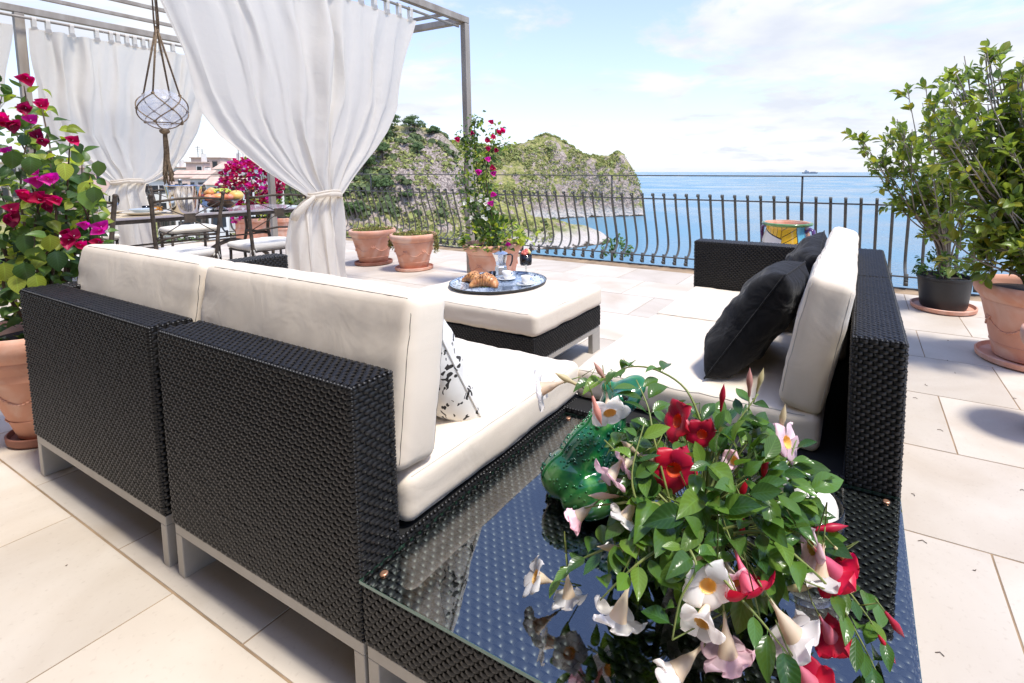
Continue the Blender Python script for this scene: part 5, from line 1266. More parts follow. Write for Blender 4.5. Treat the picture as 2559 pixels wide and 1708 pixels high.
    # flowers: (px, py) of the face centre, distance, kind, direction the trumpet points as (right, up, towards the camera), scale
    FL = [(1525, 1040, 1.13, 'w0', (.15, -.45, .85), 1.1), (1345, 975, 1.22, 'w1', (-.9, -.25, .1), 1.25), (1685, 1180, .98, 'r0', (0, .1, 1), 1.15), (1755, 1090, 1.04, 'r0', (-.1, -.1, .9), .85), (1685, 1050, 1.08, 'r1', (-.75, .35, .3), 1.15), (1520, 1200, .97, 'p0', (-.55, -.55, .5), .95), (1555, 1165, .99, 'p1', (-.8, -.35, .3), .8),
          (1440, 1295, 1.0, 'p2', (-.75, -.55, .1), .9), (1560, 1300, .93, 'w1', (-.55, -.75, .3), .9), (1975, 1105, 1.03, 'p0', (.5, .35, .5), 1.0), (1330, 1440, 1.0, 'w1', (-.8, .45, .2), .95), (1422, 1500, .95, 'w1', (.1, -.9, .3), .9), (1540, 1560, .84, 'w0', (-.35, -.85, .35), 1.15),
          (1770, 1475, .80, 'w0', (-.1, .0, 1), 1.05), (1840, 1470, .82, 'p0', (.2, -.3, .8), .85), (1880, 1490, .80, 'r0', (.30, -.70, .6), 1.1), (2095, 1440, .88, 'r1', (.62, -.70, .1), 1.15), (2020, 1370, .90, 'p1', (-.85, .15, .2), .9), (2050, 1440, .88, 'w1', (-.1, -.95, .1), 1.0),
          (1750, 1570, .78, 'w1', (-.45, -.3, .8), .95), (1820, 1650, .79, 'p1', (.05, -.85, .25), 1.15), (1990, 1600, .79, 'w1', (.55, -.8, .2), 1.2), (2080, 1600, .84, 'r1', (.45, -.85, 0), .9), (1680, 1690, .80, 'w2', (-.7, -.4, .3), 1.15), (2030, 1720, .77, 'r1', (.5, -.85, 0), 1.0), (1830, 1150, 1.02, 'p2', (-.4, .3, .3), .7)]
    eye = Vector((0, 0, EYE)); keep = []
    for me, M in fo.items:                              # the blooms push the leaves aside
        c = M @ Vector((0, .04, 0)); ok = True
        for px, py, d, k, dr, s in FL:
            p = S(px, py, d); v = (p-eye); t = (c-eye).dot(v)/v.length_squared
            if t < 1.02 and (c-(eye+v*t)).length < .031*s: ok = False; break
        fx = S(1480, 1265, 1.1)-eye; t = (c-eye).dot(fx)/fx.length_squared
        if (c-(eye+fx*t)).length < .045: ok = False
        fx = S(1430, 1120, 1.2)-eye; t = (c-eye).dot(fx)/fx.length_squared
        if (c-(eye+fx*t)).length < .085: ok = False
        if ok: keep.append((me, M))
    fo.items = keep
    st.build('stem', M_stem, o, True); fo.finish(o)
    for px, py, d, k, dr, s in FL:
        p = S(px, py, d); z = (AX*dr[0]+Vector((0, 0, 1))*dr[1]-FW*dr[2]).normalized(); fc = p-z*.06*s
        M = frame(fc, z.orthogonal(), z, s*.78); inst(MF[k], 'flower', o, Pi @ M)
        b = min((q for P in ends for q in P), key=lambda q: (q-fc).length); st2 = MB().tube([(fc-z*.03*s)-base, (fc-z*.06*s+Vector((0, 0, .012)))-base, b-base], .0013, 5); st2.build('flower_stalk', M_stem, o, True)
    BD = [(1873, 960, 1.1, 'p', (0, 1, 0)), (1900, 950, 1.1, 'c', (.25, 1, 0)), (1805, 995, 1.06, 'r', (.1, 1, 0)), (1955, 1050, 1.05, 'c', (.15, 1, 0)), (1855, 1230, .97, 'r', (.3, .95, .1)), (1850, 1290, .93, 'r', (.1, -.9, .2)), (1910, 1175, 1.0, 'r', (.1, 1, .1)), (2065, 1320, .93, 'r', (1, .1, 0)), (2110, 1395, .9, 'c', (.6, -.7, 0)), (2215, 1620, .86, 'r', (.5, -.85, 0)), (1530, 1370, .92, 'c', (-1, .1, 0)), (1420, 950, 1.2, 'c', (-.8, .45, 0)),
          (1575, 1120, 1.02, 'c', (-.6, .6, .2)), (1640, 1150, 1.0, 'c', (-.8, .4, .2)), (1500, 930, 1.18, 'p', (-.5, .8, 0)), (1990, 1470, .88, 'c', (1, .05, 0)), (1765, 1430, .83, 'c', (-.6, .6, .2)), (1490, 1020, 1.12, 'p', (.3, -1, 0)), (1510, 1240, .98, 'c', (-1, .1, .1)), (1760, 1385, .86, 'c', (.3, .5, .3)), (2235, 1560, .86, 'r', (.6, -.8, 0))]
    for px, py, d, k, dr in BD:
        p = S(px, py, d); z = (AX*dr[0]+Vector((0, 0, 1))*dr[1]-FW*dr[2]).normalized(); M = frame(p-z*.03, z.orthogonal(), z, rs.uniform(.9, 1.15)); inst(BUD[k], 'bud', o, Pi @ M)
        fc = p-z*.05; b = min((q for P in ends for q in P), key=lambda q: (q-fc).length); MB().tube([fc-base, lerp(fc, b, .5)+rv(rs)*.006-base, b-base], .0011, 5).build('flower_stalk', M_stem, o, True)
mandevilla()
# ================================================================== DINING CORNER
dt = thing('dining_table', 'long dining table with stone top on curved iron legs inside the pergola', 'dining table', (-6.70, 2.75, 0))
M_stone = pmat('grey_violet_stone_top', (.30, .27, .33), .18, var=.3, vs=7, detail=9, c2=(.42, .38, .36), coat=.4)
MB().cbox(-7.18, -6.22, 1.62, 3.86, .728, .752, .006).build('tabletop', M_stone, dt, world=True)
MB().cbox(-7.16, -6.24, 1.64, 3.84, .690, .727, .004).build('apron', M_iron, dt, world=True)
for y in (1.95, 3.45):
    m = MB()
    for x in (-6.98, -6.42): m.tube(smooth_path([(x, y, .69), (x+(.05 if x < -6.7 else -.05), y, .5), (x-(.03 if x < -6.7 else -.03), y, .25), (x, y, 0)], 5), 1, 6, flat=(.012, .028))
    m.tube([(-6.96, y, .45), (-6.44, y, .45)], 1, 6, flat=(.012, .02)); m.build('leg', M_iron, dt, world=True, smooth=True)
m = MB()
for (a, b, h) in ((1.95, 2.70, .30), (2.70, 3.45, .30)): m.tube(smooth_path([(-6.5, a, .18), (-6.5, lerp(a, b, .25), .34), (-6.5, (a+b)/2, .40), (-6.5, lerp(a, b, .75), .34), (-6.5, b, .18)], 5), 1, 6, flat=(.010, .024))
m.tube([(-6.5, 1.95, .45), (-6.5, 3.45, .45)], .010, 6); m.build('stretcher', M_iron, dt, world=True, smooth=True)
MB().cbox(-7.0, -6.26, 1.75, 2.62, .7525, .755, .001).build('table_runner', clothmat('straw_placemat', (.62, .50, .33), trans=0, var=.1), None); rn = col.objects[-1]; tag(rn, 'straw coloured runner lying on the dining table under the plates', 'table runner')
M_seatc = clothmat('cream_seat_pad', (.80, .75, .66), trans=0, var=.04)
def chair(label, pos, rz):
    o = thing('iron_chair', label, 'chair', (0, 0, 0), 0, group='wrought iron dining chairs')
    w, d, hs_, hb = .235, .22, .435, 1.0                # back is at local -Y, looks along +Y
    for s_ in (-1, 1):
        MB().tube(smooth_path([(s_*w*.93, -d*1.15, 0), (s_*w*.93, -d*.98, hs_*.6), (s_*w*.94, -d, hs_), (s_*w*1.02, -d*1.08, hs_+.25), (s_*w*1.14, -d*1.3, hb)], 5), 1, 6, flat=(.016, .010)).ball((s_*w*1.14, -d*1.3, hb), .018, 8, 5).build('back_leg', M_iron, o, True)
        MB().tube([(s_*w, d, 0), (s_*w*.96, d*.98, hs_)], 1, 6, flat=(.013, .013)).build('front_leg', M_iron, o, True)
    MB().tube([(-w*1.08, -d*1.25, hb-.055), (-w*.4, -d*1.36, hb-.035), (w*.4, -d*1.36, hb-.035), (w*1.08, -d*1.25, hb-.055)], 1, 6, flat=(.006, .012)).build('top_rail', M_iron, o, True)
    MB().tube([(-w*1.02, -d*1.05, hs_+.19), (0, -d*1.15, hs_+.215), (w*1.02, -d*1.05, hs_+.19)], 1, 6, flat=(.006, .011)).build('lower_rail', M_iron, o, True)
    MB().cbox(-.042, .042, -d*1.27, -d*1.22, hb-.245, hb-.165, .003).build('back_plaque', M_iron, o)
    m = MB()
    for s_ in (-1, 1):
        m.tube([(s_*w*1.08, -d*1.26, hb-.07), (s_*.04, -d*1.25, hb-.18)], .0045, 5).tube([(s_*w*1.0, -d*1.08, hs_+.2), (s_*.04, -d*1.25, hb-.235)], .0045, 5)
    m.build('back_brace', M_iron, o, True)
    m = MB()
    for a, b in (((-w, -d), (w, -d)), ((w, -d), (w, d)), ((w, d), (-w, d)), ((-w, d), (-w, -d))): m.tube([(a[0], a[1], hs_-.008), (b[0], b[1], hs_-.008)], .009, 6)
    m.tube([(-w, -d*.9, .16), (-w, d*.9, .16)], .006, 5).tube([(w, -d*.9, .16), (w, d*.9, .16)], .006, 5).tube([(-w, 0, .16), (w, 0, .16)], .006, 5)
    m.build('seat_frame', M_iron, o, True)
    V, F, seam = rbox(.49, .47, .06, .026, .018, 5, (10, 10, 2), .006)
    MB().add(V, F, TR(0, .02, hs_+.032)).build('seat_pad', M_seatc, o, True)
    m = MB()
    for s_ in (-1, 1):
        for k in range(4): a = k*1.6; m.tube([(s_*w*.93, -d*.98, hs_+.03), (s_*w*.93+math.cos(a)*.02, -d*.98+math.sin(a)*.02, hs_+.03-.012*k), (s_*w*.93+math.cos(a)*.03, -d*.98+math.sin(a)*.025, hs_-.02-.015*k)], .006, 5)
    m.build('pad_ties', M_seatc, o, True)
    o.location = pos; o.rotation_euler = (0, 0, rz); return o
ch1 = chair('iron chair on the near side of the table, left of the two facing away', (-5.42, 2.10, 0), PI/2+.12)
copy_tree(ch1, (-5.36, 2.84, 0), PI/2-.06, 'iron chair on the near side of the table, beside the big white curtain')
copy_tree(ch1, (-7.62, 2.15, 0), -PI/2+.1, 'iron chair across the table behind the wine bucket')
copy_tree(ch1, (-7.64, 3.15, 0), -PI/2-.12, 'iron chair across the table behind the fruit bowl')
copy_tree(ch1, (-5.60, 1.48, 0), PI/2-.1, 'iron chair mostly hidden by the bougainvillea leaves at left')
TZ = .7535
# wine bucket and bottle
M_steel = pmat('polished_steel', (.72, .70, .68), .08, metal=1, var=.05, vs=6)
wb = thing('wine_bucket', 'tall polished steel wine bucket on the dining table', 'wine bucket', (-6.36, 2.60, TZ))
MB().lathe([(0, 0), (.105, 0), (.11, .01), (.152, .285), (.158, .29), (.155, .296), (.147, .29), (.105, .02), (0, .018)], 40).build('body', M_steel, wb, True, auto=40)
M_bot = pmat('dark_green_bottle', (.012, .02, .015), .1, coat=.4)
o = thing('wine_bottle', 'dark wine bottle with pale foil leaning in the steel bucket', 'bottle', (-6.36, 2.60, TZ+.04)); o.rotation_euler = (.06, -.08, 0)
MB().lathe([(0, 0), (.036, .0), (.037, .01), (.037, .19), (.030, .225), (.015, .255), (.0145, .30), (.0165, .302), (.0165, .318), (0, .32)], 20).build('body', M_bot, o, True, auto=50)
MB().lathe([(.0152, .262), (.0152, .30), (.0172, .301), (.0172, .319), (0, .321)], 16).build('foil', pmat('pale_foil', (.55, .57, .58), .35, metal=.6), o, True)
ICE = ('ice cube in the bucket on the side nearest the fruit', 'ice cube behind the bottle in the steel bucket', 'ice cube at the near rim of the steel bucket', 'ice cube on the plate side of the steel bucket')
for k, (dx, dy) in enumerate(((.06, .05), (-.07, .04), (.09, -.02), (0, -.09))):
    o = MB().cbox(-.018, .018, -.018, .018, -.018, .018, .004, TR(-6.36+dx, 2.60+dy, TZ+.275) @ RX(k) @ RY(k*2)).build('ice_cube', glassmat('ice'), None); tag(o, ICE[k], 'ice cube', 'ice cubes in the wine bucket')
# fruit bowl
fb = thing('fruit_bowl', 'wide glass fruit bowl with dark rim on the dining table', 'bowl', (-6.42, 2.93, TZ)); FB = Vector((-6.42, 2.93, TZ))
MB().lathe([(0, 0), (.075, 0), (.08, .008), (.055, .02), (.11, .04), (.165, .085), (.19, .125)], 40).build('bowl', glassmat('smoky_glass', (.55, .53, .5)), fb, True)
MB().lathe([(.188, .118), (.197, .121), (.197, .129), (.186, .128), (.188, .118)], 40).build('rim', M_blackpot, fb, True)
MB().lathe([(0, .001), (.083, .001), (.083, .007), (0, .009)], 30).build('foot', M_blackpot, fb, True)
def fruit(name, label, p, r, c, c2, sc=(1, 1, .9), stem=True, rough=.4):
    o = thing(name, label, 'fruit', FB+Vector(p), group=None); o.rotation_euler = (random.uniform(-.4, .4), random.uniform(-.4, .4), random.uniform(0, 6))
    m = MB(); V = []; F = []; n, k = 18, 12
    for j in range(k+1):
        t = PI*j/k
        for i in range(n):
            q = 2*PI*i/n; rr = r*(1-.10*math.exp(-((t-PI)/.35)**2)*2.2); V.append((rr*sc[0]*math.sin(t)*math.cos(q), rr*sc[1]*math.sin(t)*math.sin(q), -rr*sc[2]*math.cos(t)))
    for j in range(k):
        for i in range(n): F.append((j*n+i, j*n+(i+1) % n, (j+1)*n+(i+1) % n, (j+1)*n+i))
    m.add(V, F).build('skin', pmat(name+'_skin', c, rough, var=.2, vs=14, c2=c2), o, True, clean=True)
    if stem: MB().tube([(0, 0, r*sc[2]*.75), (.003, 0, r*sc[2]*1.12)], .0025, 5).build('stalk', M_stemb, o)
    return o
fruit('mango', 'rosy mango at the front left of the fruit bowl', (.10, -.115, .15), .052, (.80, .38, .16), (.66, .18, .12), (1.2, .95, .85))
fruit('mango', 'large red and orange mango in the middle of the bowl', (.10, -.03, .155), .062, (.70, .16, .09), (.82, .40, .12), (1.1, 1.25, .8))
fruit('mango', 'orange mango on top of the red one beside the grapes', (-.02, -.075, .195), .052, (.85, .46, .12), (.75, .25, .10), (.9, 1.2, .85))
fruit('peach', 'small peach highest at the back of the fruit bowl', (-.08, -.02, .225), .038, (.88, .50, .16), (.80, .30, .14))
fruit('peach', 'dusky red peach right of the big mango', (.11, .055, .15), .043, (.62, .16, .12), (.80, .40, .2))
fruit('plum', 'dark plum tucked behind the front left mango', (-.02, -.14, .17), .026, (.14, .02, .03), (.22, .03, .05))
fruit('melon', 'yellow ribbed melon at the right side of the bowl', (.06, .15, .165), .068, (.86, .60, .20), (.75, .42, .10), (1, 1.1, .88))
fruit('melon', 'orange striped gourd seen low through the glass', (.02, .07, .075), .06, (.75, .42, .10), (.35, .22, .05), (1.1, 1.3, .7))
fruit('melon', 'brownish mango seen low through the glass on the left', (.03, -.06, .075), .05, (.45, .20, .10), (.25, .12, .05), (1.1, 1.2, .7))
g = thing('grapes', 'bunch of pale green grapes heaped on top of the fruit bowl', 'grapes', FB+Vector((-.03, .05, .215)))
gm = MB().ball((0, 0, 0), .0125, 8, 6).mesh('grape', pmat('green_grape', (.42, .52, .05), .25, var=.2, vs=20, c2=(.58, .62, .12)), True)
rr = random.Random(4)
for i in range(46):
    u = rv(rr); inst(gm, 'grape', g, TR(u.x*.06, u.y*.085, abs(u.z)*.035-.01) @ Matrix.Scale(rr.uniform(.85, 1.15), 4))
MB().tube([(0, 0, .03), (.02, .03, .06), (.03, .02, .075)], .002, 5).build('stalk', M_stem, g)
g2 = thing('grapes', 'small bunch of green grapes hanging over the left rim of the bowl', 'grapes', FB+Vector((.02, -.19, .135)))
for i in range(20):
    u = rv(rr); inst(gm, 'grape', g2, TR(u.x*.035, u.y*.03, u.z*.04) @ Matrix.Scale(rr.uniform(.8, 1.05), 4))
# plates and glasses
M_plate = pmat('cream_stoneware', (.72, .64, .50), .3, coat=.3, var=.05); M_bluep = pmat('pale_blue_glaze', (.60, .70, .80), .2, coat=.4, var=.05)
def plate(label, x, y, r, z=TZ+.003, m=None, d=.022):
    o = MB().lathe([(0, .003), (r*.55, .0), (r*.62, .004), (r, d), (r*.99, d+.004), (r*.62, .011), (0, .009)], 40).build('plate', m or M_plate, None, True); o.location = (x, y, z); tag(o, label, 'plate'); return o
plate('cream dinner plate on the dining table nearest the bucket', -6.42, 2.28, .15, d=.03); plate('pale blue soup plate stacked on the cream dinner plate', -6.42, 2.28, .105, TZ+.035, M_bluep, .03)
plate('cream dinner plate at the left end of the table', -6.45, 1.88, .14, d=.03); plate('dinner plate on the far side of the table', -6.98, 2.2, .13)
def wineglass(label, x, y, s=1.0):
    o = thing('wine_glass', label, 'wine glass', (x, y, TZ))
    MB().lathe([(0, .003), (.034*s, 0), (.034*s, .002), (.004, .006), (.0035, .07*s), (.006, .082*s), (.033*s, .115*s), (.040*s, .15*s), (.034*s, .20*s)], 24).build('bowl', M_glass, o, True); return o
wineglass('stemmed wine glass behind the plates, nearest the curtain', -6.62, 2.14); wineglass('second stemmed glass at the left end beyond the bougainvillea', -6.60, 1.98, .9); wineglass('larger stemmed glass between the plates and tumbler', -6.72, 2.06, 1.1)
o = MB().lathe([(0, .006), (.028, .003), (.034, .085), (.032, .085), (.027, .01), (0, .012)], 24).build('tumbler', M_glass, None, True); o.location = (-6.62, 2.38, TZ); tag(o, 'short glass tumbler left of the steel bucket', 'glass')
o = MB().lathe([(0, 0), (.045, .0), (.06, .05), (.064, .055), (.056, .05), (.04, .01), (0, .008)], 24).build('glass_dish', M_glass, None, True); o.location = (-6.42, 1.74, TZ); tag(o, 'small round glass dish at the left end of the dining table', 'dish')
pa = thing('pasta_plate', 'small plate heaped with orange snacks behind the near chair', 'food', (-6.60, 2.46, TZ)); MB().lathe([(0, .003), (.07, .006), (.08, .012), (0, .01)], 24).build('plate', M_white, pa, True)
m = MB(); rr = random.Random(3)
for i in range(26): m.ball((rr.gauss(0, .025), rr.gauss(0, .025), .018+.05*rr.random()), .013, 6, 4, sc=(1, rr.uniform(.6, 1.4), .8))
m.build('snacks', pmat('orange_snack', (.80, .36, .05), .6, var=.2, vs=50), pa, True, kind='stuff')

# ================================================================== BREAKFAST TRAY
TC = Vector((-2.155, 2.56, .4465)); TR_ = .315
def traymat():
    m, nt, N, L, b = newmat('painted_tray'); b.inputs['Roughness'].default_value = .12; b.inputs['Coat Weight'].default_value = .6
    tc = N.new('ShaderNodeTexCoord'); v = N.new('ShaderNodeTexVoronoi'); v.feature = 'DISTANCE_TO_EDGE'; v.inputs['Scale'].default_value = 26; 
    n = N.new('ShaderNodeTexNoise'); n.inputs['Scale'].default_value = 9; n.inputs['Distortion'].default_value = 3; L.new(tc.outputs['Object'], n.inputs['Vector'])
    L.new(n.outputs['Color'], v.inputs['Vector']); v.inputs['Scale'].default_value = 9
    a = mth('LESS_THAN', v.outputs['Distance'], .10, N=N, L=L)
    le = N.new('ShaderNodeVectorMath'); le.operation = 'LENGTH'; L.new(tc.outputs['Object'], le.inputs[0])
    ring = mth('MULTIPLY', mth('GREATER_THAN', le.outputs['Value'], TR_*.74, N=N, L=L), mth('LESS_THAN', le.outputs['Value'], TR_*.95, N=N, L=L), N=N, L=L)
    mx = N.new('ShaderNodeMixRGB'); L.new(a, mx.inputs[0]); mx.inputs[1].default_value = (.018, .04, .10, 1); mx.inputs[2].default_value = (.48, .58, .70, 1)
    v2 = N.new('ShaderNodeTexVoronoi'); v2.inputs['Scale'].default_value = 42; L.new(tc.outputs['Object'], v2.inputs['Vector']); b2 = mth('GREATER_THAN', v2.outputs['Distance'], .38, N=N, L=L)
    mr_ = N.new('ShaderNodeMixRGB'); L.new(b2, mr_.inputs[0]); mr_.inputs[1].default_value = (.02, .03, .06, 1); mr_.inputs[2].default_value = (.62, .68, .74, 1)
    m3 = N.new('ShaderNodeMixRGB'); L.new(ring, m3.inputs[0]); L.new(mx.outputs[0], m3.inputs[1]); L.new(mr_.outputs[0], m3.inputs[2]); L.new(m3.outputs[0], b.inputs['Base Color']); return m
ty = thing('round_tray', 'round blue and black patterned tray on the cream ottoman pad', 'tray', TC)
MB().lathe([(0, 0), (TR_*.93, 0), (TR_*.97, .006), (TR_, .016), (TR_*1.003, .018), (TR_*.99, .020), (TR_*.955, .010), (TR_*.92, .005), (0, .004)], 72).build('dish', traymat(), ty, True, auto=60)
MB().lathe([(TR_*.975, .002), (TR_*1.008, .015), (TR_*1.01, .019), (TR_, .0205)], 72).build('rim', M_blackpot, ty, True)
tz = TC.z+.005
# moka pot (octagonal)
mk = thing('moka_pot', 'faceted aluminium moka coffee pot with black handle on the tray', 'coffee pot', (-2.305, 2.765, tz), .3)
M_moka = pmat('moka_aluminium', (.86, .85, .83), .24, metal=1, var=.05, vs=20)
MB().lathe([(0, 0), (.047, 0), (.049, .006), (.043, .06), (.036, .066), (.036, .074), (.038, .078), (.036, .085), (.040, .10), (.052, .152), (.050, .154), (.0, .154)], 8).build('body', M_moka, mk)
MB().lathe([(.052, .153), (.050, .158), (.022, .170), (.008, .174), (0, .175)], 8).build('lid', M_moka, mk)
MB().lathe([(0, .173), (.006, .174), (.009, .180), (.008, .196), (.005, .199), (0, .199)], 10).build('knob', M_blackpot, mk, True)
MB().tube([(.045, 0, .148), (.075, 0, .152), (.088, 0, .140), (.084, 0, .10), (.074, 0, .075), (.068, 0, .068)], 1, 8, flat=(.008, .0055)).build('handle', M_blackpot, mk, True)
MB().add([(-.046, -.012, .153), (-.046, .012, .153), (-.066, 0, .156), (-.044, -.008, .12), (-.044, .008, .12)], [(0,1,2), (0,2,3), (1,4,2), (3,2,4), (0,3,4,1)]).build('spout', M_moka, mk)
def cup(label, x, y, rz):
    o = thing('espresso_cup', label, 'cup', (x, y, tz), rz, group='white espresso cups on the tray')
    MB().lathe([(0, .002), (.032, 0), (.060, .010), (.061, .013), (.032, .006), (0, .006)], 36).build('saucer', M_white, o, True)
    MB().lathe([(0, .008), (.018, .007), (.021, .012), (.027, .03), (.031, .060), (.0295, .060), (.025, .03), (.016, .014), (0, .013)], 32).build('cup', M_white, o, True)
    MB().lathe([(0, .048), (.028, .048)], 20).build('coffee', pmat('coffee', (.03, .012, .005), .1), o)
    MB().tube(smooth_path([(.028, 0, .050), (.044, 0, .050), (.045, 0, .032), (.026, 0, .022)], 5), .0035, 6).build('handle', M_white, o, True); return o
cp = cup('white espresso cup at the front right of the tray below the berry glass', -1.955, 2.59, .4)
copy_tree(cp, (-2.165, 2.655, tz), 1.2, 'white espresso cup right in front of the coffee pot')
bg_ = thing('berry_glass', 'stemmed dessert glass of dark berries topped with red fruit', 'dessert glass', (-2.14, 2.84, tz)); bg_.rotation_euler = (0, 0, 0)
MB().lathe([(0, .003), (.035, 0), (.035, .002), (.004, .007), (.004, .04), (.007, .046), (.004, .055), (.006, .066), (.038, .074), (.042, .082), (.044, .15), (.042, .15), (.040, .085), (.004, .076)], 32).build('bowl', M_glass, bg_, True)
MB().lathe([(0, .080), (.038, .080), (.0405, .086), (.042, .135), (0, .137)], 28).build('filling', pmat('dark_berry_filling', (.025, .012, .012), .3, var=.4, vs=60), bg_, True)
rr = random.Random(9); M_str = pmat('strawberry', (.52, .06, .05), .35, var=.3, vs=60, c2=(.68, .22, .15)); M_gb = pmat('yellow_physalis', (.65, .55, .22), .5)
for i in range(12):
    a = i*2.4; q = .030*math.sqrt((i+.5)/12); MB().ball((q*math.cos(a), q*math.sin(a), .152+.026*(1-q/.03)+rr.uniform(0, .01)), .0135, 10, 7, sc=(1, 1, 1.15)).build('berry', M_gb if i in (3, 8) else M_str, bg_, True)
def croissant(label, x, y, rz, s=1.0):
    o = thing('croissant', label, 'croissant', (x, y, tz+.002), rz, group='croissants on the tray'); V = []; F = []; n, k = 44, 16
    for i in range(n+1):
        t = i/n*2-1; a = t*1.15; R0 = .075*s; c = Vector((R0*math.sin(a), R0*(math.cos(a)-1)*1.1, 0)); tg = Vector((math.cos(a), -math.sin(a), 0)); nn = Vector((math.sin(a), math.cos(a), 0))
        seg = (abs(t)*4.2) % 1; rad = s*(.034*(1-abs(t)**1.6)+.010)*(1-.16*seg)
        if i in (0, n): rad = .001
        for j in range(k):
            q = 2*PI*j/k; z = rad*.92*math.sin(q); p = c+nn*rad*math.cos(q); V.append((p.x, p.y, max(0.0005, z+s*.026*(1-abs(t)**1.5)+.008)))
    for i in range(n):
        for j in range(k): F.append((i*k+j, i*k+(j+1) % k, (i+1)*k+(j+1) % k, (i+1)*k+j))
    MB().add(V, F).build('crust', pmat('baked_crust', (.62, .30, .10), .45, var=.3, vs=30, c2=(.34, .12, .035), bump=.4, bs=90, bd=.003, coat=.2), o, True)
    m = MB(); rq = random.Random(int(x*100))
    for i in range(40):
        t = rq.uniform(-.7, .7); a = t*1.15; R0 = .075*s; q = rq.uniform(.5, 2.6); rad = s*(.034*(1-abs(t)**1.6)+.009)
        p = Vector((R0*math.sin(a), R0*(math.cos(a)-1)*1.1, 0))+Vector((math.sin(a), math.cos(a), 0))*rad*math.cos(q); m.ball((p.x, p.y, rad*.9*math.sin(q)+s*.026*(1-abs(t)**1.5)+.009), .0028, 5, 3)
    m.build('chocolate_crumbs', pmat('chocolate', (.03, .014, .008), .4), o, True, kind='stuff'); return o
croissant('golden croissant at the front of the tray, larger one', -2.16, 2.44, .35, 1.25)
croissant('croissant with icing behind and left of the front one', -2.31, 2.49, -.3, 1.05)
o = MB().lathe([(0, .004), (.02, .002), (.026, .05), (.025, .05), (.019, .007), (0, .008)], 12).build('sugar_glass', M_glass, None, True); o.location = (-2.27, 2.63, tz); tag(o, 'small clear glass between the croissants and coffee pot', 'glass')

